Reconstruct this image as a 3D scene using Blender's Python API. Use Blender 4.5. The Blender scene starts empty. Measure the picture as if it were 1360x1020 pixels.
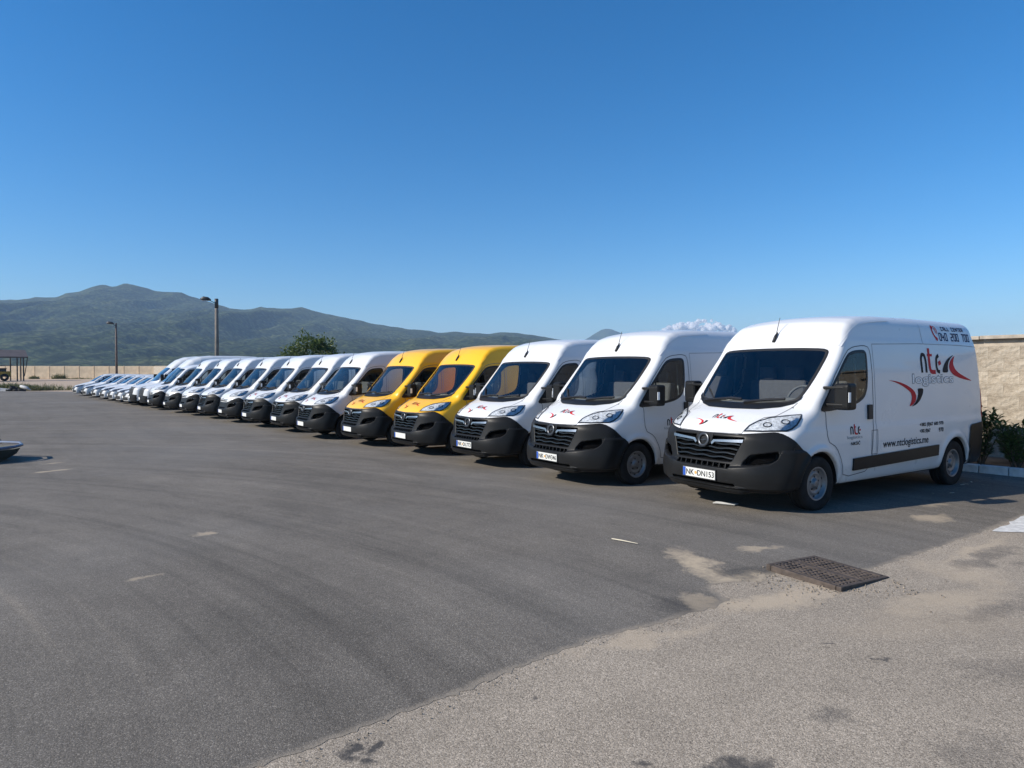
import bpy, bmesh, math, random
import numpy as np
from mathutils import Vector, Matrix
from mathutils.geometry import delaunay_2d_cdt

random.seed(7)
rng = np.random.default_rng(7)
R = math.radians
scene = bpy.context.scene
col = scene.collection

# ------------------------------------------------------------------ camera, sky, sun, exposure
cam_d = bpy.data.cameras.new('camera')
cam_d.sensor_width = 36.0
cam_d.lens = 890.0 / 1360.0 * 36.0
cam_d.clip_start = 0.05
cam_d.clip_end = 30000
cam = bpy.data.objects.new('camera', cam_d)
cam.location = (0, 0, 1.753)
cam.rotation_euler = (R(90 - 1.223), 0, 0)
col.objects.link(cam)
scene.camera = cam

SUN_DIR = Vector((-1.602, -0.465, 0.98)).normalized()      # towards the sun
SUN_EL = math.asin(SUN_DIR.z)
SUN_AZ = math.atan2(SUN_DIR.x, SUN_DIR.y)                  # clockwise from +Y
world = bpy.data.worlds.new('World')
scene.world = world
world.use_nodes = True
wn = world.node_tree
sky_n = wn.nodes.new('ShaderNodeTexSky')
sky_n.sky_type = 'NISHITA'
sky_n.sun_disc = False
sky_n.sun_elevation = SUN_EL
sky_n.sun_rotation = SUN_AZ
sky_n.altitude = 0
sky_n.air_density = 1.0
sky_n.dust_density = 0.25
sky_n.ozone_density = 6.0
bg = wn.nodes['Background']
bg.inputs['Strength'].default_value = 0.065
hs_n = wn.nodes.new('ShaderNodeHueSaturation')
hs_n.inputs['Saturation'].default_value = 1.28
hs_n.inputs['Value'].default_value = 1.74
wn.links.new(sky_n.outputs[0], hs_n.inputs['Color'])
wn.links.new(hs_n.outputs[0], bg.inputs['Color'])

sun_d = bpy.data.lights.new('sun', 'SUN')
sun_d.energy = 5.0
sun_d.angle = R(0.53)
sun_d.color = (1.0, 0.93, 0.82)
sun = bpy.data.objects.new('sun', sun_d)
sun.rotation_euler = SUN_DIR.to_track_quat('Z', 'Y').to_euler()
sun.location = (-20, -6, 30)
col.objects.link(sun)
scene.view_settings.view_transform = 'Standard'
scene.view_settings.look = 'None'
scene.view_settings.gamma = 1.0
scene.view_settings.use_curve_mapping = False
scene.view_settings.exposure = 0.4
scene.render.engine = 'CYCLES'
scene.cycles.max_bounces = 10
scene.cycles.transparent_max_bounces = 16
scene.cycles.volume_bounces = 0

# ------------------------------------------------------------------ naming helpers
def tag(o, label=None, cat=None, group=None, kind=None):
    if label: o['label'] = label
    if cat: o['category'] = cat
    if group: o['group'] = group
    if kind: o['kind'] = kind
    return o

def empty(name, loc=(0, 0, 0), rz=0.0):
    o = bpy.data.objects.new(name, None)
    o.empty_display_size = .2
    o.location = loc
    o.rotation_euler = (0, 0, rz)
    col.objects.link(o)
    return o

def mesh_obj(name, v, f, mat, parent=None, smooth=False, fmat=None):
    me = bpy.data.meshes.new(name)
    me.from_pydata([tuple(map(float, p)) for p in v], [], [tuple(map(int, q)) for q in f])
    for m in (mat if isinstance(mat, (list, tuple)) else [mat]):
        me.materials.append(m)
    if fmat is not None:
        me.polygons.foreach_set('material_index', np.array(fmat, np.int32))
    if smooth:
        me.polygons.foreach_set('use_smooth', np.ones(len(me.polygons), bool))
    me.update()
    o = bpy.data.objects.new(name, me)
    col.objects.link(o)
    if parent is not None: o.parent = parent
    return o

def link_copy(o, parent=None, **kw):
    c = o.copy()
    col.objects.link(c)
    c.parent = parent
    return c

def copy_tree(o, parent=None):
    c = o.copy()
    col.objects.link(c)
    c.parent = parent
    for ch in list(o.children):
        copy_tree(ch, c)
    return c

class MB:
    """collects plain shapes into one mesh"""
    def __init__(s): s.v = []; s.f = []; s.m = []; s.mi = 0
    def add(s, v, f):
        n = len(s.v); s.v += [tuple(map(float, p)) for p in v]
        for q in f: s.f.append(tuple(int(i) + n for i in q)); s.m.append(s.mi)
        return s
    def box(s, c, d, rot=None):
        v = [Vector((x * d[0] / 2, y * d[1] / 2, z * d[2] / 2)) for x in (-1, 1) for y in (-1, 1) for z in (-1, 1)]
        if rot is not None: v = [rot @ p for p in v]
        v = [p + Vector(c) for p in v]
        return s.add(v, [(0, 1, 3, 2), (4, 6, 7, 5), (0, 4, 5, 1), (2, 3, 7, 6), (0, 2, 6, 4), (1, 5, 7, 3)])
    def tube(s, pts, r, n=8, cap=True):
        pts = [Vector(p) for p in pts]
        rs = r if isinstance(r, (list, tuple)) else [r] * len(pts)
        rings = []
        up = Vector((0, 0, 1))
        for i, p in enumerate(pts):
            t = (pts[min(i + 1, len(pts) - 1)] - pts[max(i - 1, 0)]).normalized()
            a = t.cross(up)
            if a.length < .05: a = t.cross(Vector((0, 1, 0)))
            a.normalize(); b = t.cross(a).normalized()
            rings.append([p + (a * math.cos(k * 2 * math.pi / n) + b * math.sin(k * 2 * math.pi / n)) * rs[i] for k in range(n)])
        v = [q for r_ in rings for q in r_]
        f = [(i * n + k, i * n + (k + 1) % n, (i + 1) * n + (k + 1) % n, (i + 1) * n + k) for i in range(len(pts) - 1) for k in range(n)]
        if cap: f += [tuple(range(n - 1, -1, -1)), tuple((len(pts) - 1) * n + k for k in range(n))]
        return s.add(v, f)
    def lathe_y(s, prof, c=(0, 0, 0), n=40):
        """prof: (radius, y) revolved round the y axis"""
        v = []; f = []
        for (r, y) in prof:
            for k in range(n):
                a = 2 * math.pi * k / n
                v.append((c[0] + r * math.cos(a), c[1] + y, c[2] + r * math.sin(a)))
        for i in range(len(prof) - 1):
            for k in range(n):
                f.append((i * n + k, i * n + (k + 1) % n, (i + 1) * n + (k + 1) % n, (i + 1) * n + k))
        return s.add(v, f)
    def build(s, name, mat, parent=None, smooth=False):
        return mesh_obj(name, s.v, s.f, mat, parent, smooth, s.m if isinstance(mat, (list, tuple)) else None)

def bevel_obj(o, w=.01, seg=2):
    bm = bmesh.new(); bm.from_mesh(o.data)
    bmesh.ops.bevel(bm, geom=list(bm.edges), offset=w, segments=seg, affect='EDGES', profile=.6)
    bm.to_mesh(o.data); bm.free()
    return o

# ------------------------------------------------------------------ materials
def new_mat(name):
    m = bpy.data.materials.new(name); m.use_nodes = True
    nt = m.node_tree
    return m, nt, nt.nodes['Principled BSDF']

def N(nt, typ, **kw):
    n = nt.nodes.new(typ)
    for k, v in kw.items():
        if k in n.inputs: n.inputs[k].default_value = v
        else: setattr(n, k, v)
    return n

def ramp(nt, src, stops):
    r = nt.nodes.new('ShaderNodeValToRGB')
    while len(r.color_ramp.elements) < len(stops): r.color_ramp.elements.new(.5)
    for e, (p, c) in zip(r.color_ramp.elements, stops):
        e.position = p; e.color = c if len(c) == 4 else (*c, 1)
    nt.links.new(src, r.inputs[0])
    return r.outputs[0]

def mixc(nt, fac, a, b, mode='MIX'):
    m = nt.nodes.new('ShaderNodeMix'); m.data_type = 'RGBA'; m.blend_type = mode
    for s, x in ((m.inputs[0], fac), (m.inputs[6], a), (m.inputs[7], b)):
        if isinstance(x, bpy.types.NodeSocket): nt.links.new(x, s)
        elif isinstance(x, (int, float)): s.default_value = x
        else: s.default_value = (*x, 1) if len(x) == 3 else x
    return m.outputs[2]

def mth(nt, op, a, b=None, clamp=False):
    m = nt.nodes.new('ShaderNodeMath'); m.operation = op; m.use_clamp = clamp
    for i, x in enumerate((a, b)):
        if x is None: continue
        if isinstance(x, bpy.types.NodeSocket): nt.links.new(x, m.inputs[i])
        else: m.inputs[i].default_value = x
    return m.outputs[0]

def simple(name, c, rough=.5, metal=0.0, var=.12, scale=6.0, coat=0.0, spec=.5, bump=0.0):
    m, nt, b = new_mat(name)
    tc = N(nt, 'ShaderNodeTexCoord')
    no = N(nt, 'ShaderNodeTexNoise', Scale=scale, Detail=4.0)
    nt.links.new(tc.outputs['Object'], no.inputs['Vector'])
    cc = ramp(nt, no.outputs[0], [(.3, tuple(x * (1 - var) for x in c)), (.7, tuple(min(1, x * (1 + var)) for x in c))])
    nt.links.new(cc, b.inputs['Base Color'])
    b.inputs['Roughness'].default_value = rough
    b.inputs['Metallic'].default_value = metal
    b.inputs['Coat Weight'].default_value = coat
    b.inputs['Coat Roughness'].default_value = .03
    b.inputs['Specular IOR Level'].default_value = spec
    if bump:
        bp = N(nt, 'ShaderNodeBump', Strength=bump, Distance=.01)
        n2 = N(nt, 'ShaderNodeTexNoise', Scale=scale * 8, Detail=3.0)
        nt.links.new(tc.outputs['Object'], n2.inputs['Vector'])
        nt.links.new(n2.outputs[0], bp.inputs['Height']); nt.links.new(bp.outputs[0], b.inputs['Normal'])
    return m

def car_paint(name, c):
    m, nt, b = new_mat(name)
    tc = N(nt, 'ShaderNodeTexCoord')
    n1 = N(nt, 'ShaderNodeTexNoise', Scale=2.2, Detail=5.0, Roughness=.6)
    nt.links.new(tc.outputs['Object'], n1.inputs['Vector'])
    sep = N(nt, 'ShaderNodeSeparateXYZ'); nt.links.new(tc.outputs['Object'], sep.inputs[0])
    # road dirt gathers on the lower panels
    oi = N(nt, 'ShaderNodeObjectInfo')
    low = mth(nt, 'MULTIPLY', mth(nt, 'SUBTRACT', 0.95, sep.outputs[2], True), 0.55)
    d = mth(nt, 'MULTIPLY', mth(nt, 'ADD', low, mth(nt, 'MULTIPLY', oi.outputs['Random'], .16)), n1.outputs[0], True)
    cc = mixc(nt, d, c, (.33, .30, .25))
    nt.links.new(cc, b.inputs['Base Color'])
    rr = mth(nt, 'ADD', mth(nt, 'MULTIPLY', n1.outputs[0], .15), .22)
    nt.links.new(rr, b.inputs['Roughness'])
    b.inputs['Coat Weight'].default_value = .35
    b.inputs['Specular IOR Level'].default_value = .3
    b.inputs['Coat Roughness'].default_value = .04
    # sheet metal is never quite flat
    n2 = N(nt, 'ShaderNodeTexNoise', Scale=3.0, Detail=1.0)
    mp = N(nt, 'ShaderNodeMapping'); mp.inputs['Scale'].default_value = (.5, 1, 1.6)
    nt.links.new(tc.outputs['Object'], mp.inputs[0]); nt.links.new(mp.outputs[0], n2.inputs['Vector'])
    bp = N(nt, 'ShaderNodeBump', Strength=.25, Distance=.02)
    nt.links.new(n2.outputs[0], bp.inputs['Height'])
    nt.links.new(bp.outputs[0], b.inputs['Normal']); nt.links.new(bp.outputs[0], b.inputs['Coat Normal'])
    return m

def glass(name, tint, ior=1.55, rough=.01):
    m = bpy.data.materials.new(name); m.use_nodes = True
    nt = m.node_tree; nt.nodes.clear()
    out = N(nt, 'ShaderNodeOutputMaterial')
    tr = N(nt, 'ShaderNodeBsdfTransparent'); tr.inputs[0].default_value = (*tint, 1)
    gl = N(nt, 'ShaderNodeBsdfGlossy'); gl.inputs['Roughness'].default_value = rough
    fr = N(nt, 'ShaderNodeFresnel'); fr.inputs['IOR'].default_value = ior
    mx = N(nt, 'ShaderNodeMixShader')
    nt.links.new(fr.outputs[0], mx.inputs[0]); nt.links.new(tr.outputs[0], mx.inputs[1]); nt.links.new(gl.outputs[0], mx.inputs[2])
    nt.links.new(mx.outputs[0], out.inputs[0])
    return m

M = {}
M['white'] = car_paint('white_car_paint', (.68, .685, .69))
M['yellow'] = car_paint('yellow_car_paint', (.86, .455, .016))
M['plastic'] = simple('grey_black_plastic', (.0125, .0128, .0134), .40, var=.15, scale=5, bump=.05, spec=.16)
M['gloss'] = simple('dark_grille_plastic', (.008, .008, .009), .25)
M['black'] = simple('matt_black', (.010, .010, .011), .55)
M['gap'] = simple('panel_gap', (.14, .14, .145), .8, spec=.1)
M['seam'] = simple('panel_seam_sealer', (.34, .345, .355), .7, spec=.1)
M['shadeblack'] = simple('opening_shade_black', (.0025, .0025, .0028), .9, spec=.05)  # near-black colour painting the depth shade inside the bumper openings
M['rubber'] = simple('tyre_rubber', (.016, .016, .0165), .8, var=.3, scale=9, bump=.2, spec=.2)
M['rim'] = simple('silver_wheel_paint', (.20, .203, .21), .40, metal=.5, var=.12, scale=14)
M['chrome'] = simple('chrome', (.36, .37, .39), .25, metal=.9, var=.04)
M['reflector'] = simple('lamp_reflector', (.60, .62, .65), .30, metal=.0, var=.40, scale=30, bump=.8, spec=.3)
M['lampdark'] = simple('lamp_bezel', (.05, .055, .065), .3, metal=.5)
M['lens'] = glass('lamp_lens', (.93, .95, .97), 1.3)
M['amber'] = simple('amber_lamp', (.75, .30, .03), .25)
M['red'] = simple('red_lamp', (.45, .02, .02), .2)
M['wsglass'] = glass('windscreen_glass', (.93, .96, .95), 1.85)
M['sdglass'] = glass('side_glass', (.84, .90, .88), 1.5)
M['darkglass'] = simple('tinted_window', (.02, .028, .035), .03, var=.1, spec=1.0, coat=1.0)
M['trim'] = simple('cab_trim', (.115, .12, .127), .8)
M['seat'] = simple('seat_fabric', (.075, .077, .085), .9, bump=.1, scale=20)
M['platew'] = simple('plate_white', (.62, .62, .59), .5, var=.05)
M['plateb'] = simple('plate_blue', (.02, .08, .38), .4)
M['ink'] = simple('black_print', (.012, .012, .015), .6, spec=.15)
M['inkgrey'] = simple('grey_print', (.20, .22, .24), .5)
M['inkblue'] = simple('dark_blue_print', (.022, .035, .10), .6, spec=.15)
M['inkred'] = simple('red_print', (.52, .022, .028), .6, spec=.15)
M['inkwhite'] = simple('white_print', (.80, .81, .82), .35, var=.03)
M['gold'] = simple('plate_emblem', (.62, .36, .12), .4)
M['paper'] = simple('white_paper', (.80, .80, .78), .8, var=.05)
M['mirrorglass'] = simple('mirror_glass', (.7, .72, .75), .03, metal=1.0)
# ------------------------------------------------------------------ implicit sheet-metal bodies
def table(pts, sig, h=.01, pad=1.0):
    pts = np.array(pts, float); x = np.arange(pts[0, 0] - pad, pts[-1, 0] + pad, h)
    v = np.interp(x, pts[:, 0], pts[:, 1])
    s0 = (pts[1, 1] - pts[0, 1]) / (pts[1, 0] - pts[0, 0]); s1 = (pts[-1, 1] - pts[-2, 1]) / (pts[-1, 0] - pts[-2, 0])
    v = np.where(x < pts[0, 0], pts[0, 1] + s0 * (x - pts[0, 0]), v)
    v = np.where(x > pts[-1, 0], pts[-1, 1] + s1 * (x - pts[-1, 0]), v)
    n = int(4 * sig / h) + 1
    k = np.exp(-.5 * (np.arange(-n, n + 1) * h / sig) ** 2); k /= k.sum()
    vp = np.concatenate([v[0] + (v[1] - v[0]) * np.arange(-n, 0), v, v[-1] + (v[-1] - v[-2]) * np.arange(1, n + 1)])
    return x, np.convolve(vp, k, 'valid')

def ev(t, x): return np.interp(x, t[0], t[1])
def smax(a, b, k): return np.maximum(a, b) + np.maximum(k - np.abs(a - b), 0) ** 2 / (4 * k)
def S(x): x = np.clip(x, 0, 1); return x * x * (3 - 2 * x)

class Prof:
    def __init__(p, top, width, nose, roundk, L, bot, plan, taper, wheels, arch, sig=.03, crown=.05, rear=((0, 0), (1, 0)), flare=.022, inner=.62):
        p.top = table(top, sig); p.slope = (p.top[0], np.gradient(p.top[1], p.top[0]))
        p.w = table(width, .02); p.nose = table(nose, .03); p.k = np.array(roundk, float)
        p.L = L; p.bot = bot; p.plan = plan; p.taper = taper; p.wheels = wheels; p.arch = arch
        p.crown = crown; p.rear = table(rear, .04); p.flare = flare; p.inner = inner

def body(p, x, y, z, arches=True):
    ay = np.abs(y)
    wx = 1 - p.taper[0] * np.clip((p.taper[1] - x) / p.taper[1], 0, 1.4) ** 2.2
    wx = wx - .035 * np.clip((x - (p.L - 1.2)) / 1.2, 0, 1) ** 3
    w = ev(p.w, z) * wx
    for (cx, cz) in p.wheels:
        r = np.hypot(x - cx, z - cz)
        w = w + p.flare * np.exp(-((r - p.arch - .035) / .045) ** 2) * np.clip((z - cz) / .1 + .5, 0, 1)
    fs = ay - w
    a = S((z - p.plan[4]) / (p.plan[5] - p.plan[4]))
    sh = (1 - a) * p.plan[0] * (ay / .9) ** p.plan[1] + a * p.plan[2] * (ay / .9) ** p.plan[3]
    xs = x - sh
    zt = ev(p.top, xs) - p.crown * (ay / .9) ** 2.2
    sl = ev(p.slope, xs)
    ft = (z - zt) / np.sqrt(1 + sl * sl)
    k = np.interp(xs, p.k[:, 0], p.k[:, 1])
    f = smax(smax(ft, ev(p.nose, z) + sh - x, .05), fs, k)
    f = smax(f, x - p.L + ev(p.rear, z) + .03 * (ay / .9) ** 2, .12)
    f = smax(f, p.bot - z, .06)
    if arches:
        for (cx, cz) in p.wheels:
            f = np.maximum(f, -np.maximum(np.hypot(x - cx, z - cz) - p.arch, p.inner - ay))
    return f

def grad(F, P, e=.004):
    g = np.empty_like(P)
    for i in range(3):
        d = np.zeros(3); d[i] = e
        a = P + d; b = P - d
        g[:, i] = (F(a[:, 0], a[:, 1], a[:, 2]) - F(b[:, 0], b[:, 1], b[:, 2])) / (2 * e)
    return g

def surface_nets(F, lo, hi, h):
    """quad mesh of the surface F = 0"""
    ax = [np.arange(lo[i], hi[i] + h, h) for i in range(3)]
    X, Y, Z = np.meshgrid(*ax, indexing='ij')
    V = F(X, Y, Z)
    ins = V < 0
    nx, ny, nz = V.shape
    sh = [(0, 0, 0), (1, 0, 0), (0, 1, 0), (1, 1, 0), (0, 0, 1), (1, 0, 1), (0, 1, 1), (1, 1, 1)]
    sl = lambda A, s: A[s[0]:nx - 1 + s[0], s[1]:ny - 1 + s[1], s[2]:nz - 1 + s[2]]
    cnt = sum(sl(ins, s).astype(np.int8) for s in sh)
    act = (cnt > 0) & (cnt < 8)
    ci = np.argwhere(act)
    idx = -np.ones(act.shape, np.int64); idx[act] = np.arange(len(ci))
    vals = np.stack([sl(V, s)[act] for s in sh], 1)
    acc = np.zeros((len(ci), 3)); num = np.zeros(len(ci))
    for a in range(8):
        for b in range(a + 1, 8):
            d = [sh[b][i] - sh[a][i] for i in range(3)]
            if sum(map(abs, d)) != 1 or min(d) < 0: continue
            va, vb = vals[:, a], vals[:, b]
            cr = (va < 0) != (vb < 0)
            t = np.where(cr, va / np.where(cr, va - vb, 1), 0)
            p = np.array(sh[a], float)[None] + t[:, None] * np.array(d, float)[None]
            acc += np.where(cr[:, None], p, 0); num += cr
    P = (ci + acc / num[:, None]) * h + np.array([ax[0][0], ax[1][0], ax[2][0]])
    for _ in range(2):
        g = grad(F, P); g2 = (g * g).sum(1)
        st = -(F(P[:, 0], P[:, 1], P[:, 2]) / np.maximum(g2, .2))[:, None] * g
        ln = np.linalg.norm(st, axis=1, keepdims=True)
        P = P + st * np.minimum(1, .6 * h / np.maximum(ln, 1e-9))
    quads = []
    for axn in range(3):
        o1, o2 = [(1, 2), (2, 0), (0, 1)][axn]
        a = [slice(None)] * 3; b = [slice(None)] * 3
        a[axn] = slice(0, -1); b[axn] = slice(1, None)
        A, B = ins[tuple(a)], ins[tuple(b)]
        e = np.argwhere(A != B)
        e = e[(e[:, o1] > 0) & (e[:, o2] > 0) & (e[:, o1] < V.shape[o1] - 1) & (e[:, o2] < V.shape[o2] - 1)]
        f = A[tuple(e.T)]
        def cell(d1, d2):
            c = e.copy(); c[:, o1] -= d1; c[:, o2] -= d2
            return idx[tuple(c.T)]
        q = np.stack([cell(1, 1), cell(0, 1), cell(0, 0), cell(1, 0)], 1)
        q[~f] = q[~f][:, ::-1]
        quads.append(q)
    Q = np.concatenate(quads)
    return P, Q[(Q >= 0).all(1)]

def sheet(name, P, Q, nrm, mat, parent=None):
    """mesh object from arrays with given vertex normals; drops unused vertices"""
    used = np.unique(Q); mp = -np.ones(len(P), np.int64); mp[used] = np.arange(len(used))
    me = bpy.data.meshes.new(name)
    me.from_pydata(P[used].tolist(), [], mp[Q].tolist())
    me.materials.append(mat)
    me.polygons.foreach_set('use_smooth', np.ones(len(me.polygons), bool))
    me.update()
    if nrm is not None: me.normals_split_custom_set_from_vertices(nrm[used].tolist())
    o = bpy.data.objects.new(name, me); col.objects.link(o)
    if parent is not None: o.parent = parent
    return o

def in_poly(px, py, poly):
    inside = np.zeros(px.shape, bool); n = len(poly)
    for i in range(n):
        x1, y1 = poly[i]; x2, y2 = poly[(i + 1) % n]
        c = ((y1 > py) != (y2 > py)) & (px < (x2 - x1) * (py - y1) / ((y2 - y1) or 1e-12) + x1)
        inside ^= c
    return inside

class Proj:
    """lays flat outlines onto the body: plane coordinates (a, b), outward direction n"""
    def __init__(s, F, mode):
        s.F = F
        if mode == 'side': s.u, s.v, s.n, s.T = (1, 0, 0), (0, 0, 1), (0, -1, 0), 1.25
        elif mode == 'front': s.u, s.v, s.n, s.T = (0, 1, 0), (0, 0, 1), (-1, 0, 0), .25
        elif mode == 'hood': s.u, s.v, s.n, s.T = (0, 1, 0), (.9063, 0, .4226), (-.4226, 0, .9063), 1.6
        elif mode == 'corner':
            s.n = np.array((-.55, -.62, .56)); s.n /= np.linalg.norm(s.n)
            s.u = np.cross((0, 0, 1), s.n); s.u = s.u / np.linalg.norm(s.u); s.v = np.cross(s.n, s.u); s.T = 1.8
        s.u, s.v, s.n = np.array(s.u, float), np.array(s.v, float), np.array(s.n, float)
    def to2d(s, pts): return [(float(np.dot(p, s.u)), float(np.dot(p, s.v))) for p in pts]
    def to3d(s, ab, off):
        ab = np.array(ab, float)
        P = ab[:, :1] * s.u + ab[:, 1:2] * s.v + s.n * s.T
        for _ in range(70):
            P = P - s.n * np.clip(s.F(P[:, 0], P[:, 1], P[:, 2]), -.1, .2)[:, None] * .75
        g = grad(s.F, P, .006); g /= np.maximum(np.linalg.norm(g, axis=1, keepdims=True), 1e-6)
        return P + g * np.array(off).reshape(-1, 1)
    def orient(s, P, F):
        out = []
        for q in F:
            a, b, c = P[q[0]], P[q[1]], P[q[2]]
            out.append(tuple(q) if np.dot(np.cross(b - a, c - a), s.n) > 0 else tuple(q)[::-1])
        return out

def dens(poly, res, closed=True):
    out = []; n = len(poly)
    for i in range(n if closed else n - 1):
        a = np.array(poly[i], float); b = np.array(poly[(i + 1) % n], float)
        k = max(1, int(math.ceil(np.linalg.norm(b - a) / res)))
        out += [tuple(a + (b - a) * j / k) for j in range(k)]
    if not closed: out.append(tuple(map(float, poly[-1])))
    return out

def roundc(poly, it=2, closed=True):
    for _ in range(it):
        out = []; n = len(poly)
        for i in range(n if closed else n - 1):
            a = np.array(poly[i], float); b = np.array(poly[(i + 1) % n], float)
            out += [tuple(.8 * a + .2 * b), tuple(.2 * a + .8 * b)]
        if not closed: out = [tuple(map(float, poly[0]))] + out[1:-1] + [tuple(map(float, poly[-1]))]
        poly = out
    return poly

def tri2d(poly, res):
    bd = dens(poly, res)
    px = np.array(bd)
    gx, gy = np.meshgrid(np.arange(px[:, 0].min(), px[:, 0].max(), res), np.arange(px[:, 1].min(), px[:, 1].max(), res))
    gx, gy = gx.ravel(), gy.ravel()
    ins = in_poly(gx, gy, bd)
    gx, gy = gx[ins], gy[ins]
    if len(gx):
        d = np.min(np.hypot(gx[:, None] - px[None, :, 0], gy[:, None] - px[None, :, 1]), 1)
        gx, gy = gx[d > res * .45], gy[d > res * .45]
    vs = [Vector(p) for p in bd] + [Vector((float(a), float(b))) for a, b in zip(gx, gy)]
    n = len(bd)
    r = delaunay_2d_cdt(vs, [(i, (i + 1) % n) for i in range(n)], [list(range(n))], 1, 1e-6)
    return [tuple(v) for v in r[0]], [tuple(f) for f in r[2]]

def offset_poly(poly, d):
    """moves a closed outline outwards by d"""
    p = np.array(poly, float); n = len(p)
    area = .5 * sum(p[i, 0] * p[(i + 1) % n, 1] - p[(i + 1) % n, 0] * p[i, 1] for i in range(n))
    out = []
    for i in range(n):
        t = p[(i + 1) % n] - p[i - 1]; L_ = np.linalg.norm(t) or 1
        nrm = np.array((t[1], -t[0])) / L_ * (1 if area > 0 else -1)
        out.append(tuple(p[i] + nrm * d))
    return out

class Skin:
    """patches, rings, strips and bars that lie on a body; every one returns (verts, faces)"""
    def __init__(s, F): s.F = F; s.p = {}
    def pr(s, mode):
        if mode not in s.p: s.p[mode] = Proj(s.F, mode)
        return s.p[mode]
    def patch(s, poly, mode, off, res=.06):
        v, f = tri2d(poly, res)
        P = s.pr(mode).to3d(v, off)
        return P, s.pr(mode).orient(P, f)
    def mesh(s, v2, f, mode, off):
        P = s.pr(mode).to3d(v2, off)
        return P, s.pr(mode).orient(P, f)
    def ring(s, poly, do, di, mode, off, res=.04):
        b = dens(poly, res); n = len(b)
        A = s.pr(mode).to3d(offset_poly(b, do), off * .25); B = s.pr(mode).to3d(b, off); C = s.pr(mode).to3d(offset_poly(b, -di), off)
        P = np.concatenate([A, B, C])
        f = []
        for i in range(n):
            j = (i + 1) % n
            f += [(i, j, n + j, n + i), (n + i, n + j, 2 * n + j, 2 * n + i)]
        return P, s.pr(mode).orient(P, f)
    def strip(s, pts, w, mode, off, res=.05, closed=False, thick=0.0):
        b = np.array(dens(pts, res, closed)); n = len(b)
        t = np.array([b[(i + 1) % n if closed else min(i + 1, n - 1)] - b[i - 1 if closed else max(i - 1, 0)] for i in range(n)])
        t /= np.maximum(np.linalg.norm(t, axis=1, keepdims=True), 1e-9)
        nr = np.stack([-t[:, 1], t[:, 0]], 1)
        pr = s.pr(mode)
        rows = [pr.to3d(b + nr * w / 2, off + thick), pr.to3d(b - nr * w / 2, off + thick)]
        if thick: rows = [pr.to3d(b + nr * w / 2, off)] + rows + [pr.to3d(b - nr * w / 2, off)]
        P = np.concatenate(rows); f = []
        m = len(rows)
        for i in range(n if closed else n - 1):
            j = (i + 1) % n
            for k in range(m - 1): f.append((k * n + i, k * n + j, (k + 1) * n + j, (k + 1) * n + i))
        if thick and not closed: f += [tuple(k * n for k in range(m)), tuple(k * n + n - 1 for k in range(m))]
        P = np.array(P)
        if thick: return P, f
        return P, pr.orient(P, f)

def flip_y(P, F): 
    P = np.array(P, float).copy(); P[:, 1] *= -1
    return P, [tuple(q)[::-1] for q in F]

# lettering ----------------------------------------------------------
_dg = None
def text_mesh(txt, x0, x1, z0, z1, bold=0.0, shear=0.0):
    cu = bpy.data.curves.new('lettering', 'FONT'); cu.body = txt; cu.resolution_u = 3; cu.offset = bold; cu.shear = shear
    cu.fill_mode = 'FRONT'
    o = bpy.data.objects.new('lettering_tmp', cu); col.objects.link(o)
    bpy.context.view_layer.update()
    me = o.evaluated_get(bpy.context.evaluated_depsgraph_get()).to_mesh()
    v = np.array([tuple(p.co)[:2] for p in me.vertices]); f = [tuple(q.vertices) for q in me.polygons]
    o.evaluated_get(bpy.context.evaluated_depsgraph_get()).to_mesh_clear()
    bpy.data.objects.remove(o); bpy.data.curves.remove(cu)
    lo, hi = v.min(0), v.max(0)
    v = (v - lo) / (hi - lo)
    return v * np.array([x1 - x0, z1 - z0]) + np.array([x0, z0]), f

def stroke(pts, w):
    """one thick 2-d pen stroke"""
    b = np.array(pts, float); n = len(b)
    L_, R_ = [], []
    for i in range(n):
        d0 = b[i] - b[i - 1] if i else b[1] - b[0]; d1 = b[i + 1] - b[i] if i < n - 1 else d0
        d0 = d0 / np.linalg.norm(d0); d1 = d1 / np.linalg.norm(d1)
        n0 = np.array((-d0[1], d0[0])); n1 = np.array((-d1[1], d1[0])); m = n0 + n1; m = m / max(np.linalg.norm(m), 1e-6)
        ww = (w[i] if isinstance(w, (list, tuple)) else w) / 2
        k = ww / max(.5, float(np.dot(m, n0)))
        L_.append(b[i] + m * k); R_.append(b[i] - m * k)
    v = L_ + R_
    return np.array(v), [(i, i + 1, n + i + 1, n + i) for i in range(n - 1)]

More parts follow.
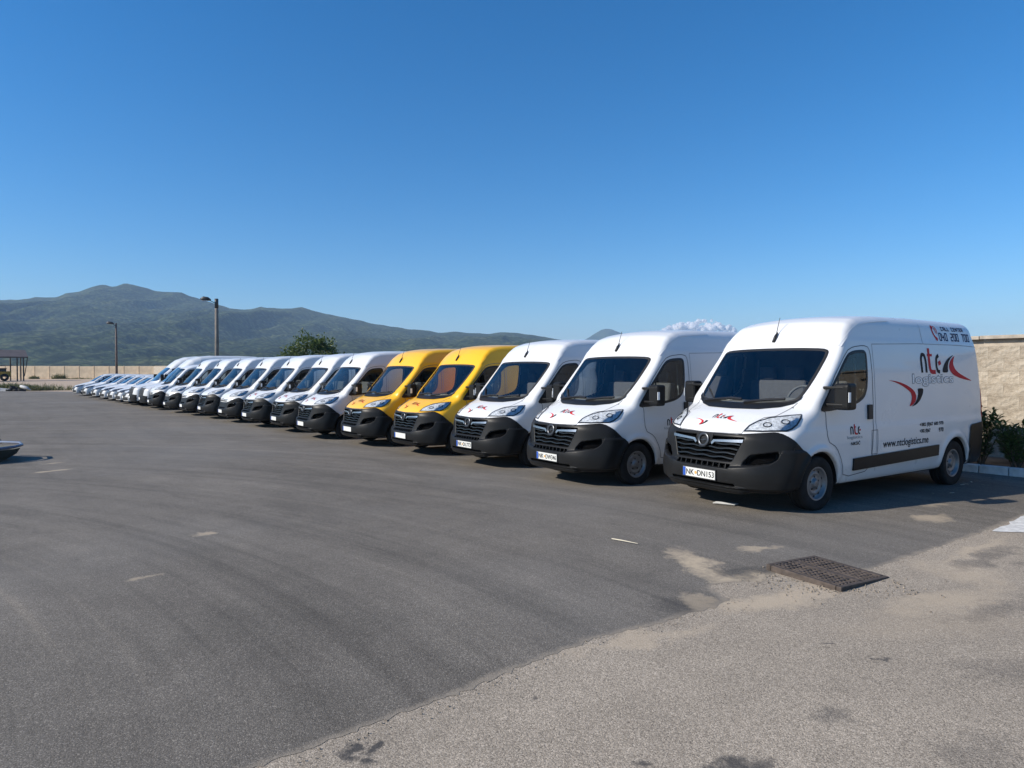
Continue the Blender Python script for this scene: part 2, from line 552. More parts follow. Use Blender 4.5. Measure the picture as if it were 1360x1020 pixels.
SQ = {'0': [[(0, 0), (1, 0), (1, 1), (0, 1), (0, .0)]], '4': [[(0, 1), (0, .4), (1.1, .4)], [(.78, .75), (.78, -.08)]],
      '2': [[(0, 1), (1, 1), (1, .52), (0, .48), (0, 0), (1, 0)]], '7': [[(0, 1), (1, 1), (.45, -.08)]],
      'C': [[(1, 1), (0, 1), (0, 0), (1, 0)]], 'A': [[(0, -.08), (0, 1), (1, 1), (1, -.08)], [(0, .45), (1, .45)]],
      'L': [[(0, 1), (0, 0), (1, 0)]], 'E': [[(1, 1), (0, 1), (0, 0), (1, 0)], [(0, .5), (.9, .5)]],
      'N': [[(0, -.08), (0, 1), (1, 0), (1, 1.08)]], 'T': [[(0, 1), (1, 1)], [(.5, 1), (.5, -.08)]],
      'R': [[(0, -.08), (0, 1), (1, 1), (1, .48), (0, .48)], [(.55, .48), (1, -.08)]],
      '3': [[(0, 1), (1, 1), (1, 0), (0, 0)], [(.2, .5), (1, .5)]], '8': [[(0, 0), (1, 0), (1, 1), (0, 1), (0, 0)], [(.15, .5), (.85, .5)]],
      '6': [[(1, 1), (0, 1), (0, 0), (1, 0), (1, .52), (0, .52)]], '9': [[(0, 0), (1, 0), (1, 1), (0, 1), (0, .48), (1, .48)]],
      '5': [[(1, 1), (0, 1), (0, .52), (1, .48), (1, 0), (0, 0)]], '(': [[(.8, 1.1), (.4, .8), (.4, .2), (.8, -.1)]], ')': [[(.2, 1.1), (.6, .8), (.6, .2), (.2, -.1)]],
      '+': [[(.1, .5), (.9, .5)], [(.5, .9), (.5, .1)]]}
def square_text(txt, x0, x1, z0, z1, w):
    n = len(txt); step = (x1 - x0) / n; cw = step * .84 - w
    V, F, O = [], [], []; k = 0
    for i, ch in enumerate(txt):
        for si, st in enumerate(SQ.get(ch, [])):
            v, f = stroke(dens([(x0 + i * step + a * cw + w / 2, z0 + w / 2 + b * (z1 - z0 - w)) for a, b in st], .02, False), w)
            V.append(v); F += [tuple(j + k for j in q) for q in f]; k += len(v); O += [si * .0008] * len(v)
    return np.concatenate(V), F, np.array(O)
def joinm(parts):
    V, F, k = [], [], 0
    for v, f in parts:
        V.append(np.array(v)); F += [tuple(j + k for j in q) for q in f]; k += len(v)
    return np.concatenate(V), F
# ------------------------------------------------------------------ panel vans
VAN_TOP = [(-.2, .80), (.0, .92), (.075, .96), (.13, 1.02), (.22, 1.088), (.45, 1.20), (.65, 1.275), (.74, 1.315), (1.05, 1.65), (1.353, 1.995), (1.45, 2.14), (1.57, 2.285), (1.72, 2.40), (1.9, 2.462), (2.15, 2.497), (2.5, 2.515), (3.4, 2.525), (5.0, 2.51), (5.5, 2.50)]
LOW_TOP = [(-.2, .80), (.0, .92), (.075, .96), (.13, 1.02), (.22, 1.088), (.45, 1.20), (.65, 1.275), (.74, 1.315), (1.05, 1.65), (1.353, 1.98), (1.5, 2.09), (1.75, 2.18), (2.1, 2.235), (2.6, 2.255), (3.4, 2.26), (5.0, 2.24), (5.5, 2.23)]
VAN_W = [(.2, .93), (.35, .985), (.5, 1.01), (.8, 1.025), (.98, 1.022), (1.05, 1.008), (1.3, 1.005), (1.7, .985), (2.0, .955), (2.14, .935), (2.17, .922), (2.35, .880), (2.47, .835), (2.6, .77)]
VAN_NOSE = [(.1, .12), (.25, .03), (.4, .0), (.5, .0), (.6, .025), (.75, .05), (.9, .07), (1.0, .11), (1.1, .2), (1.3, .4)]
VAN_K = [(0, .05), (.3, .07), (.6, .075), (.8, .07), (1.35, .065), (1.7, .08), (2.2, .12), (3.0, .13), (5.4, .13)]
LOW_K = [(0, .05), (.3, .07), (.6, .075), (.8, .07), (1.35, .065), (1.7, .12), (2.2, .13), (5.4, .13)]
VW = ((.968, .336), (4.40, .336))
vargs = dict(L=5.40, bot=.27, plan=(.27, 3.6, .08, 2.6, .95, 1.4), taper=(.12, 1.1), wheels=VW, arch=.40, rear=[(.2, .06), (.5, .0), (1.2, .0), (2.0, .08), (2.5, .2)])
PVAN = Prof(VAN_TOP, VAN_W, VAN_NOSE, VAN_K, **vargs)
PLOW = Prof(LOW_TOP, VAN_W, VAN_NOSE, LOW_K, **vargs)

WS = [(.0, 2.03), (.45, 2.025), (.74, 2.012), (.815, 1.985), (.825, 1.9), (.82, 1.68), (.80, 1.46), (.765, 1.36), (.63, 1.312), (.35, 1.288), (.0, 1.28)]
WS = WS + [(-y, z) for y, z in WS[-2:0:-1]]
DW = [(.985, 1.235), (1.02, 1.30), (1.23, 1.535), (1.60, 1.935), (1.75, 1.985), (2.0, 2.0), (2.055, 1.95), (2.03, 1.52), (1.95, 1.385), (1.77, 1.31), (1.25, 1.24)]
DW = roundc(DW, 2)
DOOR = [(1.10, .86), (1.085, 1.22), (1.03, 1.225), (1.23, 1.60), (1.60, 1.985), (1.75, 2.04), (2.0, 2.065), (2.12, 2.04), (2.15, 1.9), (2.15, 1.1), (2.12, .86), (2.11, .42), (1.49, .37), (1.43, .58), (1.30, .77)]
HL = [(.165, -.515, .985), (.24, -.53, 1.05), (.34, -.575, 1.105), (.458, -.652, 1.147), (.595, -.778, 1.174), (.744, -.903, 1.19), (.70, -.925, 1.14), (.601, -.939, 1.068), (.52, -.928, 1.02), (.447, -.903, 1.0), (.37, -.83, .996), (.26, -.70, .985)]

def van_body_parts(P, root, zfront, lo_res=.021):
    """body, hood, two doors and the cab lining as separate sheets of one smooth skin"""
    F = lambda x, y, z: body(P, x, y, z)
    Pv, Q = surface_nets(F, (-.15, -1.12, .15), (5.55, 1.12, 2.68), lo_res)
    nr = grad(F, Pv, .008); nr /= np.maximum(np.linalg.norm(nr, axis=1, keepdims=True), 1e-6)
    c = Pv[Q].mean(1); fn = nr[Q].mean(1)
    hole = in_poly(c[:, 1], c[:, 2], offset_poly(roundc(WS, 1), -.010)) & (c[:, 0] < 1.9) & (fn[:, 0] < -.35) & (c[:, 2] > 1.29)
    hole |= in_poly(c[:, 0], c[:, 2], offset_poly(DW, -.010)) & (np.abs(fn[:, 1]) > .5)
    well = np.zeros(len(Q), bool)
    for cx, cz in P.wheels:
        well |= (np.hypot(c[:, 0] - cx, c[:, 2] - cz) < P.arch + .012) & (np.abs(c[:, 1]) < .985)
    under = (c[:, 2] < .30) & (fn[:, 2] < -.6)
    front = (c[:, 0] < .60) & (c[:, 2] < np.minimum(zfront, .96 - .855 * (c[:, 0] - .37)))
    dark = well | under | front
    hood = (c[:, 0] < .95) & (c[:, 2] > .93) & (np.abs(c[:, 1]) < .80) & (fn[:, 2] > .4) & (c[:, 2] < 1.33) & ~hole
    dr = in_poly(c[:, 0], c[:, 2], DOOR) & (np.abs(c[:, 1]) > .7) & ~hole & ~dark & ~hood
    left = c[:, 1] < 0
    o = {}
    o['body'] = sheet('body', Pv, Q[~hole & ~dark & ~hood & ~dr], nr, M['white'], root)
    o['hood'] = sheet('hood', Pv, Q[hood], nr, M['white'], root)
    o['d1'] = sheet('front_door', Pv, Q[dr & left], nr, M['white'], root)
    o['d2'] = sheet('front_door', Pv, Q[dr & ~left], nr, M['white'], root)
    sink = (S((.66 - Pv[:, 0]) / .05) * S((np.minimum(zfront, .96 - .855 * (Pv[:, 0] - .37)) + .03 - Pv[:, 2]) / .03))[:, None] * .11
    o['well'] = sheet('underbody', Pv - nr * sink, Q[dark], nr, M['black'], root)
    cab = (c[:, 0] > .62) & (c[:, 0] < 2.3) & (c[:, 2] > .75) & ~hole & ~dark
    o['lining'] = sheet('cab_lining', Pv - nr * .035, Q[cab][:, ::-1], -nr, M['trim'], root)
    return o

def bumper_mesh(P, kind):
    def F(x, y, z):
        ay = np.abs(y)
        b = body(P, x, y, z, False)
        zs = np.interp(ay, [0, .44, .70, .85, .905, .935], [.545, .552, .585, .618, .668, .77])          # the ledge that sweeps up to the corner
        d = .016 + .030 * S((zs - z) / .03 + .5) * S((z - .3) / .02 + .5) + .034 * S((.315 - z) / .012 + .5) * S((.66 - ay) / .1)
        zt = np.interp(ay, [.54, .645, .91], [.585, .715, .772])
        m = S((ay - .565) / .03) * S((.905 - ay) / .02) * S((z - zs - .005) / .015) * S((zt - z) / .03)
        f = b - d + .085 * m
        f = np.maximum(f, -(b + .035))
        if kind == 'grille':
            ze = np.interp(ay, [0, .45, .6, .85, 1.2], [.945, .952, .968, .998, .998])
        else:
            ze = np.interp(ay, [0, .45, .6, .80, .9, 1.2], [.765, .775, .80, .90, .95, .95])
        f = smax(f, smax(z - ze, (z - 1.0 + .855 * (x - .37)) / 1.3, .04), .014)
        f = np.maximum(f, x - .70)
        f = np.maximum(f, .225 + .03 * S((ay - .5) / .2) - z)
        cx, cz = P.wheels[0]
        f = np.maximum(f, P.arch + .004 - np.hypot(x - cx, z - cz))
        if kind == 'grille':
            gw = np.interp(z, [.60, .90], [.425, .555])
            f = smax(f, -np.maximum(smax(ay - gw, .612 - z, .03), z - .905), .022)
        f = smax(f, -np.maximum(np.maximum(ay - .415, .532 - z), z - .578), .012)
        f = smax(f, -np.maximum(np.maximum(ay - .50, .318 - z), z - .348), .012)
        return f
    Pv, Q = surface_nets(F, (-.10, -1.10, .19), (.76, 1.10, 1.03), .0145)
    nr = grad(F, Pv, .005); nr /= np.maximum(np.linalg.norm(nr, axis=1, keepdims=True), 1e-6)
    return Pv, Q, nr

def wheel_tree(root, c, side, rad, wid, rim_r, steel=True):
    """wheel > tyre, rim, bolts; side = -1 for the left side"""
    y = c[1]
    w = wid / 2
    t = MB()
    prof = [(rim_r, -w * .80), (rim_r + .02, -w * .95), (rad - .045, -w), (rad - .012, -w * .93), (rad, -w * .72), (rad, -w * .30), (rad - .008, -w * .29), (rad - .008, -w * .22), (rad, -w * .21),
            (rad, w * .21), (rad - .008, w * .22), (rad - .008, w * .29), (rad, w * .30), (rad, w * .72), (rad - .012, w * .93), (rad - .045, w), (rim_r + .02, w * .95), (rim_r, w * .80)]
    t.lathe_y(prof, c, 44)
    wo = empty('wheel', (0, 0, 0)); wo.parent = root
    t.build('tyre', M['rubber'], wo, True)
    r = MB(); s = side
    pr = [(rim_r + .004, s * w * .86), (rim_r - .012, s * w * .88), (rim_r - .022, s * w * .72), (rim_r - .035, s * w * .38), (rim_r - .06, s * w * .46), (rim_r * .62, s * w * .62), (rim_r * .55, s * w * .52), (rim_r * .45, s * w * .46), (.055, s * w * .52), (.05, s * w * .72), (.03, s * w * .76), (0.001, s * w * .76)]
    r.lathe_y(pr, c, 40)
    rim = r.build('rim', M['rim'], wo, True)
    h = MB()
    for k in range(10):
        a = 2 * math.pi * (k + .5) / 10; q = rim_r * .79
        h.lathe_y([(.001, s * (w * .44)), (.017, s * (w * .44)), (.017, s * w * .36)], (c[0] + q * math.cos(a), y, c[2] + q * math.sin(a)), 8)
    for k in range(5):
        a = 2 * math.pi * (k + .25) / 5; q = rim_r * .40
        h.lathe_y([(.001, s * (w * .53)), (.013, s * (w * .53)), (.015, s * w * .40)], (c[0] + q * math.cos(a), y, c[2] + q * math.sin(a)), 6)
    h.build('rim_hole', M['black'], wo)['kind'] = 'stuff'
    bd = MB(); bd.lathe_y([(.001, -s * w * .3), (rim_r, -s * w * .3)], c, 24); bd.build('brake_backing', M['black'], wo)
    return wo

def plate_parts(root, x, z, text=None, zsh=0.0):
    p = MB().box((x, 0, z), (.012, .52, .112)).build('number_plate', M['platew'], root)
    MB().box((x - .0075, .238, z), (.004, .042, .108)).build('blue_band', M['plateb'], p)
    fr = MB(); fr.box((x + .004, 0, z), (.012, .545, .136)); fr.build('plate_frame', M['black'], p)
    if text:
        segs = text.split('*')
        v1, f1 = text_mesh(segs[0], .075, .205, -.036, .036, .012)
        v2, f2 = text_mesh(segs[1], -.245, .022, -.036, .036, .012)
        V, Fc = joinm([(v1, f1), (v2, f2)])
        # text runs towards -y: mirror u about each word
        u = V[:, 0].copy(); n1 = len(v1)
        u[:n1] = .075 + .205 - u[:n1]; u[n1:] = -.245 + .022 - u[n1:]
        P = np.stack([np.full(len(V), x - .0085), u, V[:, 1] + z], 1)
        mesh_obj('plate_lettering', P, [q[::-1] for q in Fc], M['ink'], p)['kind'] = 'stuff'
        g = MB(); g.lathe_y([(.001, 0), (.02, 0)], (0, 0, 0), 12)
        gv = [(x - .0085, a[0] * 1.0 + .048, a[2] * 1.0 + z) for a in g.v]
        mesh_obj('plate_emblem', gv, g.f, M['gold'], p)
    return p

def build_van(kind='grille', P=PVAN, livery=False, antenna=True, name='cargo_van'):
    root = empty(name)
    o = van_body_parts(P, root, .925 if kind == 'grille' else .74)
    Fb = lambda x, y, z: body(P, x, y, z, False)
    sk = Skin(Fb)
    def put(nm, vf, mat, parent=root, smooth=False): return mesh_obj(nm, vf[0], vf[1], mat, parent, smooth)
    def both(nm, vf, mat, parent=root, smooth=False):
        a = put(nm, vf, mat, parent, smooth); b = put(nm, flip_y(*vf), mat, parent, smooth); return a, b
    # glazing
    wsr = roundc(WS, 1)
    g = put('windscreen', sk.patch(wsr, 'front', .005, .07), M['wsglass'], root, True)
    put('windscreen_seal', sk.ring(wsr, .010, .026, 'front', .007), M['black'], g, True)
    cw = [(.0, 1.232), (.4, 1.238), (.62, 1.268), (.74, 1.312), (.80, 1.37), (.805, 1.42), (.77, 1.365), (.63, 1.325), (.35, 1.302), (0, 1.295)]
    cw = cw + [(-y, z) for y, z in cw[-2:0:-1]]
    put('windscreen_cowl', sk.patch(cw, 'front', .009, .05), M['plastic'], root, True)
    for sgn in (-1, 1):
        d = o['d1'] if sgn < 0 else o['d2']
        fx = (lambda vf: vf) if sgn < 0 else (lambda vf: flip_y(*vf))
        w = put('door_window', fx(sk.patch(DW, 'side', .003, .07)), M['sdglass'], d, True)
        put('window_seal', fx(sk.ring(DW, .010, .030, 'side', .006)), M['black'], d, True)
        put('window_divider', fx(sk.strip([(1.33, 1.25), (1.36, 1.66)], .035, 'side', .008)), M['black'], d)
        put('mirror_base', fx(sk.patch([(.985, 1.232), (1.02, 1.30), (1.25, 1.555), (1.31, 1.50), (1.33, 1.245), (1.2, 1.235)], 'side', .011, .05)), M['black'], d)
        put('door_handle', fx(sk.strip([(2.05, 1.095), (2.045, 1.285)], .085, 'side', .002, thick=.028)), M['black'], d)
        put('door_gap', fx(sk.strip(roundc(DOOR, 1), .011, 'side', .0025, closed=True)), M['gap'], d)
        # mirror
        mo = empty('wing_mirror'); mo.parent = root
        s = sgn
        hb = MB(); hb.box((1.17, s * 1.205, 1.415), (.19, .20, .325))
        h = hb.build('mirror_housing', M['plastic'], mo); bevel_obj(h, .045, 3)
        for az in (1.522, 1.312):
            b_ = MB().box((1.115, s * 1.10, az), (.085, .26, .035)).build('mirror_arm', M['plastic'], mo); bevel_obj(b_, .012, 2)
        MB().box((1.262, s * 1.205, 1.455), (.008, .155, .19)).build('mirror_glass', M['mirrorglass'], mo)
        MB().box((1.10, s * 1.3045, 1.41), (.045, .006, .12)).build('indicator_lamp', M['inkwhite'], mo)
        # side trims, seams, lamps
        put('side_cladding', fx(sk.strip([(1.675, .525), (3.86, .575)], .155, 'side', .001, thick=.022)), M['plastic'], root)
        put('rail_seam', fx(sk.strip([(2.2, 2.085), (3.4, 2.115), (4.6, 2.115), (5.2, 2.10)], .010, 'side', .002)), M['seam'], root)
        if P is PVAN: put('roof_seam', fx(sk.strip([(3.55, 2.12), (3.56, 2.40)], .008, 'side', .002)), M['seam'], root)
        put('fender_seam', fx(sk.strip(roundc([(.475, .81), (.435, .68), (.43, .52), (.46, .33)], 2, False), .010, 'side', .019)), M['black'], root)
        if P is PVAN: put('roof_rib', fx(sk.strip(roundc([(1.515, 2.045), (1.60, 2.13), (1.80, 2.27), (2.05, 2.365), (2.35, 2.40), (2.75, 2.425)], 2, False), .022, 'side', .001, thick=.006)), M['white'], root)
        put('panel_seam', fx(sk.strip([(2.20, 2.08), (2.215, .40)], .008, 'side', .002)), M['seam'], root)
        put('tail_lamp', fx(sk.strip([(5.34, 1.0), (5.335, 1.45)], .05, 'side', .001, thick=.012)), M['red'], root)
        rb = [(4.80, .46), (4.83, .86), (4.88, .905), (5.36, .935), (5.36, .30), (4.86, .30)]
        put('rear_bumper', fx(sk.patch(rb, 'side', .016, .07)), M['plastic'], root, True)
        hm = put('headlight', fx(sk.patch(sk.pr('corner').to2d(HL), 'corner', .004, .05)), M['reflector'], root, True)
        pr = sk.pr('corner')
        hp2 = pr.to2d(HL)
        put('lamp_bezel', fx(sk.ring(hp2, .006, .012, 'corner', .010)), M['lampdark'], hm)
        for q, rr in (((.36, -.70, 1.06), .05), ((.52, -.84, 1.105), .05)):
            cc = pr.to2d([q])[0]
            circ = [(cc[0] + rr * math.cos(k * math.pi / 6), cc[1] + rr * .8 * math.sin(k * math.pi / 6)) for k in range(12)]
            put('lamp_bowl', fx(sk.ring(circ, .002, .008, 'corner', .012, .03)), M['lampdark'], hm)
        am = [pr.to2d([q])[0] for q in ((.60, -.80, 1.165), (.735, -.902, 1.18), (.60, -.932, 1.07), (.54, -.88, 1.06))]
        put('amber_reflector', fx(sk.patch(am, 'corner', .008, .05)), M['reflector'], hm)
        put('lamp_lens', fx(sk.patch(hp2, 'corner', .016, .06)), M['lens'], hm, True)
        wheel_tree(root, (P.wheels[0][0], s * .885, P.wheels[0][1]), s, .338, .215, .205)
        wheel_tree(root, (P.wheels[1][0], s * .885, P.wheels[1][1]), s, .338, .215, .205)
    put('fuel_flap', sk.strip([(2.235, .945), (2.245, .63), (2.10, .63), (2.095, .945)], .008, 'side', .003, closed=True), M['gap'], root)
    put('hood_gap', sk.strip([(y, z) for y, z in ((-.78, 1.33), (-.70, 1.17), (-.60, 1.15), (-.53, 1.06), (-.50, .96), (0, .945), (.50, .96), (.53, 1.06), (.60, 1.15), (.70, 1.17), (.78, 1.33))], .008, 'front', .0025), M['gap'], o['hood'])
    # front bumper and grille
    Pv, Q, nr = bumper_mesh(P, kind)
    bu = sheet('front_bumper', Pv, Q, nr, M['plastic'], root)
    put('grille_backing', sk.patch([(-.60, .60), (.60, .60), (.60, .92), (-.60, .92)] if kind == 'grille' else [(-.47, .515), (.47, .515), (.47, .60), (-.47, .60)], 'front', -.045, .1), M['shadeblack'], bu)  # near-black sheet, painted shade for the depth behind the opening
    put('slot_backing', sk.patch([(-.47, .51), (.47, .51), (.47, .598), (-.47, .598)], 'front', -.040, .1), M['shadeblack'], bu)
    put('intake_backing', sk.patch([(-.55, .30), (.55, .30), (.55, .37), (-.55, .37)], 'front', -.03, .1), M['shadeblack'], bu)
    for sgn in (-1, 1):
        fr_ = [(.605, .600), (.70, .602), (.85, .64), (.885, .69), (.888, .752), (.66, .706)]
        put('fog_recess_shade', sk.patch(roundc([(y_ * sgn, z_) for y_, z_ in fr_], 1), 'front', -.058, .06), M['shadeblack'], bu)  # near-black sheet laid over the recess floor to paint its shade
    for k in range(9):
        y = -.36 + .09 * k
        put('slot_rib', sk.strip([(y, .525), (y, .585)], .012, 'front', -.035, thick=.048), M['plastic'], bu)
    if kind == 'grille':
        for k in range(4):
            z0 = .655 + .056 * k
            w = np.interp(z0, [.60, .90], [.42, .55])
            pts = [(y, z0 + .007 * math.cos(y * 22 + k)) for y in np.linspace(-w, w, 19)]
            put('grille_slat', sk.strip(pts, .016, 'front', -.035, thick=.044), M['gloss'], bu)
        for sgn in (-1, 1):
            wing = [(.115, .825), (.15, .862), (.30, .872), (.555, .888), (.548, .852), (.33, .845), (.175, .838), (.13, .80)]
            put('chrome_wing', sk.patch([(y * sgn, z) for y, z in wing], 'front', .027, .05), M['chrome'], bu)
        vb = [(-.135, .93), (.135, .93), (.125, .845), (.06, .765), (-.06, .765), (-.125, .845)]
        put('badge_bracket', sk.patch(vb, 'front', .024, .05), M['plastic'], bu)
        e = MB()
        e.lathe_y([(.058, 0), (.074, .012), (.090, 0)], (0, 0, 0), 28)
        ev_ = [(.024 - p[1] + (p[2]) * .18, p[0], .853 + p[2]) for p in e.v]
        b1 = mesh_obj('emblem', ev_, e.f, M['lampdark'], bu, True)
        bolt = [(-.085, .862), (.012, .862), (.004, .850), (.085, .850), (-.012, .838), (-.004, .846)]
        put('emblem_bolt', sk.patch([(y, z - .004) for y, z in bolt], 'front', .036, .05), M['lampdark'], bu)
    else:
        for sgn in (-1, 1):
            put('chrome_chevron', sk.strip([(0, .90), (.12 * sgn, .86), (.50 * sgn, .875)], .022, 'front', .006, thick=.006), M['chrome'], bu)
        put('upper_slot', sk.patch([(-.45, .79), (.45, .79), (.47, .835), (-.47, .835)], 'front', .004, .08), M['black'], bu)
        put('silver_lip', sk.strip([(-.60, .30), (0, .285), (.60, .30)], .045, 'front', .052, thick=.008), M['rim'], bu)
    # wipers
    for pts in ([(.62, 1.30), (.15, 1.345), (-.02, 1.335)], [(-.10, 1.30), (-.42, 1.345), (-.62, 1.36)]):
        put('wiper', sk.strip(pts, .022, 'front', .012, thick=.022), M['black'], root)
    put('wiper', sk.strip([(.70, 1.47), (.45, 1.325)], .016, 'front', .012, thick=.02), M['black'], root)
    if antenna:
        an = MB(); an.tube([(1.43, 0, 2.125), (1.475, 0, 2.205), (1.52, 0, 2.262)], [.022, .021, .010], 8)
        ao = an.build('antenna_base', M['black'], root, True)
        MB().tube([(1.49, 0, 2.23), (1.585, .01, 2.47)], [.0065, .004], 6).build('antenna_whip', M['black'], ao)
    # cab interior
    d = MB(); d.box((1.10, 0, 1.13), (.36, 1.72, .38)); d.box((1.24, -.47, 1.33), (.20, .5, .10)); d.box((.90, 0, 1.20), (.26, 1.56, .16))
    da = d.build('dashboard', M['trim'], root); bevel_obj(da, .03, 2)
    sw = MB()
    ring = [(1.36 + .20 * math.sin(a) * .45, -.47 + .19 * math.cos(a), 1.36 + .19 * math.sin(a) * .88) for a in np.linspace(0, 2 * math.pi, 25)]
    sw.tube(ring, .017, 7, False); sw.tube([(1.36, -.64, 1.36), (1.33, -.47, 1.34), (1.36, -.30, 1.36)], .02, 6)
    sw.tube([(1.36, -.47, 1.36), (1.2, -.47, 1.28)], .03, 6)
    sw.build('steering_wheel', M['trim'], root, True)
    for (cy, wd) in ((-.50, .50), (.32, .92)):
        se = MB(); se.box((1.72, cy, .93), (.52, wd, .16)); se.box((1.99, cy, 1.26), (.16, wd, .66), Matrix.Rotation(R(9), 3, 'Y'))
        so = se.build('seat', M['seat'], root); bevel_obj(so, .05, 3)
        hs = [cy] if wd < .6 else [cy - .22, cy + .22]
        for hy in hs:
            ho = MB().box((2.06, hy, 1.70), (.10, .26, .20)).build('headrest', M['seat'], so); bevel_obj(ho, .035, 3)
    MB().box((2.235, 0, 1.40), (.03, 1.80, 1.35)).build('bulkhead', M['trim'], root)
    MB().box((1.45, 0, .72), (1.5, 1.8, .05)).build('cab_floor', M['trim'], root)
    pill = MB()
    for s in (-1, 1): pill.tube([(2.12, s * .80, 1.1), (2.12, s * .76, 1.9)], .014, 6)
    pill.build('seat_belt', M['inkgrey'], root)
    root['_sk'] = 0
    del root['_sk']
    return root, sk, o

LOGO_RED_LO = [(2.53, 1.602), (2.70, 1.592), (2.86, 1.567), (3.02, 1.527), (3.15, 1.478), (3.225, 1.43), (3.262, 1.37), (3.238, 1.30), (3.16, 1.25), (3.06, 1.228), (3.115, 1.29), (3.14, 1.36), (3.115, 1.42), (3.02, 1.472), (2.84, 1.54), (2.68, 1.58)]
LOGO_BLK_LO = [(3.30, 1.48), (3.464, 1.478), (3.44, 1.40), (3.36, 1.31), (3.25, 1.25), (3.118, 1.223), (3.22, 1.275), (3.285, 1.34), (3.315, 1.41)]
LOGO_RED_UP = [(4.45, 1.955), (4.36, 1.92), (4.285, 1.865), (4.24, 1.79), (4.27, 1.72), (4.37, 1.66), (4.62, 1.605), (4.99, 1.567), (4.75, 1.63), (4.54, 1.69), (4.42, 1.755), (4.375, 1.83), (4.40, 1.90)]
LOGO_BLK_UP = [(4.42, 1.968), (4.31, 1.94), (4.20, 1.895), (4.11, 1.83), (4.05, 1.76), (4.035, 1.70), (4.205, 1.703), (4.205, 1.78), (4.24, 1.86), (4.32, 1.92)]
def letters_ntc():
    n = stroke(roundc([(3.455, 1.702), (3.443, 1.90), (3.475, 1.965), (3.545, 1.955), (3.575, 1.87), (3.575, 1.702)], 2, False), .052)
    t1 = stroke(roundc([(3.672, 2.055), (3.672, 1.80), (3.70, 1.71), (3.835, 1.712)], 2, False), .060)
    t2 = stroke([(3.625, 1.955), (3.76, 1.955)], .035)
    c = stroke(roundc([(3.955, 1.955), (3.885, 1.92), (3.868, 1.80), (3.895, 1.722), (3.965, 1.712)], 2, False), .052)
    c2 = stroke([(3.93, 1.83), (4.0, 1.855)], .06)
    return n, t1, t2, c, c2

def put_logo(root, sk, mode, tf, off, subtitle=True, name='company_logo', small=False):
    """the company mark; tf maps the side panel's coordinates to those of the surface it lies on"""
    lo = empty(name); lo.parent = root
    n, t1, t2, c, c2 = letters_ntc()
    def m(nm, v, f, mat, o_=0.0):
        v3, f3 = sk.mesh([tf(p) for p in v], f, mode, off + o_)
        return mesh_obj(nm, v3, f3, mat, lo)
    m('black_letter', *n, M['ink']); m('black_letter', *c, M['ink'])
    m('red_letter', *t1, M['inkred'], .001); m('letter_bar', *t2, M['inkred'], .002); m('red_dot', *c2, M['inkred'], .002)
    if not small:
        for poly, mat, nm in ((LOGO_RED_LO, 'inkred', 'red_swoosh'), (LOGO_RED_UP, 'inkred', 'red_swoosh'), (LOGO_BLK_LO, 'ink', 'black_swoosh'), (LOGO_BLK_UP, 'ink', 'black_swoosh')):
            v, f = tri2d(roundc(poly, 1), .12)
            m(nm, v, f, M[mat], .0005)
    return lo

def side_livery(root, sk):
    put_logo(root, sk, 'side', lambda p: p, .003)
    def dec(nm, vf, mat, off, mode='side'):
        P_, F_ = sk.mesh(vf[0], vf[1], mode, off); return mesh_obj(nm, P_, F_, mat, root)
    v, f = text_mesh('logistics', 3.165, 4.36, 1.50, 1.69, .035)
    dec('lettering_outline', (v, f), M['inkgrey'], .0022)
    v, f = text_mesh('logistics', 3.178, 4.347, 1.512, 1.678, -.004)
    dec('lettering', (v, f), M['inkwhite'], .0036)
    dec('web_address', text_mesh('www.ntclogistics.me', 2.37, 3.57, .665, .80, .012), M['ink'], .003)
    for z0, x1_, tx in ((.925, 4.0, '+382 (0)67 600 970'), (.835, 3.62, '+382 (0)67')):
        dec('phone_number', text_mesh(tx, 3.32, x1_, z0, z0 + .066, .030), M['ink'], .003)['kind'] = 'stuff'
    dec('phone_number', text_mesh('970', 3.86, 4.0, .835, .901, .030), M['ink'], .003)['kind'] = 'stuff'
    v, f, o_ = square_text('CALL CENTER', 4.19, 4.90, 2.325, 2.387, .014); dec('lettering', (v, f), M['inkblue'], .003 + o_)
    v, f, o_ = square_text('040 200 700', 4.08, 5.05, 2.172, 2.295, .019); dec('lettering', (v, f), M['inkblue'], .003 + o_)
    hs = stroke(roundc([(3.925, 2.39), (3.90, 2.36), (3.92, 2.28), (3.97, 2.22), (4.01, 2.185)], 1, False), [.06, .03, .026, .022, .03, .03, .03, .055][:8] if False else .032)
    parts = [hs, stroke([(3.905, 2.392), (3.94, 2.355)], .045), stroke([(3.975, 2.215), (4.02, 2.185)], .05)]
    for rr in (.05, .085):
        parts.append(stroke([(3.955 + rr * math.cos(a), 2.30 + rr * math.sin(a)) for a in np.linspace(-.3, 1.6, 7)], .013))
    for i, q in enumerate(parts): dec('telephone_symbol', q, M['inkred'], .003 + .0006 * i)
    side_door_logo(root, sk)

def side_door_logo(root, sk):
    tf = lambda p: (1.60 + (p[0] - 3.43) * .40, .915 + (p[1] - 1.70) * .36)
    put_logo(root, sk, 'side', tf, .003, name='door_logo', small=True)
    P_, F_ = sk.mesh(*text_mesh('logistics', 1.53, 1.87, .845, .897), 'side', .003); mesh_obj('door_lettering', P_, F_, M['inkgrey'], root)
    P_, F_ = sk.mesh(*text_mesh('NIKŠIĆ', 1.61, 1.82, .775, .830, .02), 'side', .003); mesh_obj('door_lettering', P_, F_, M['ink'], root)

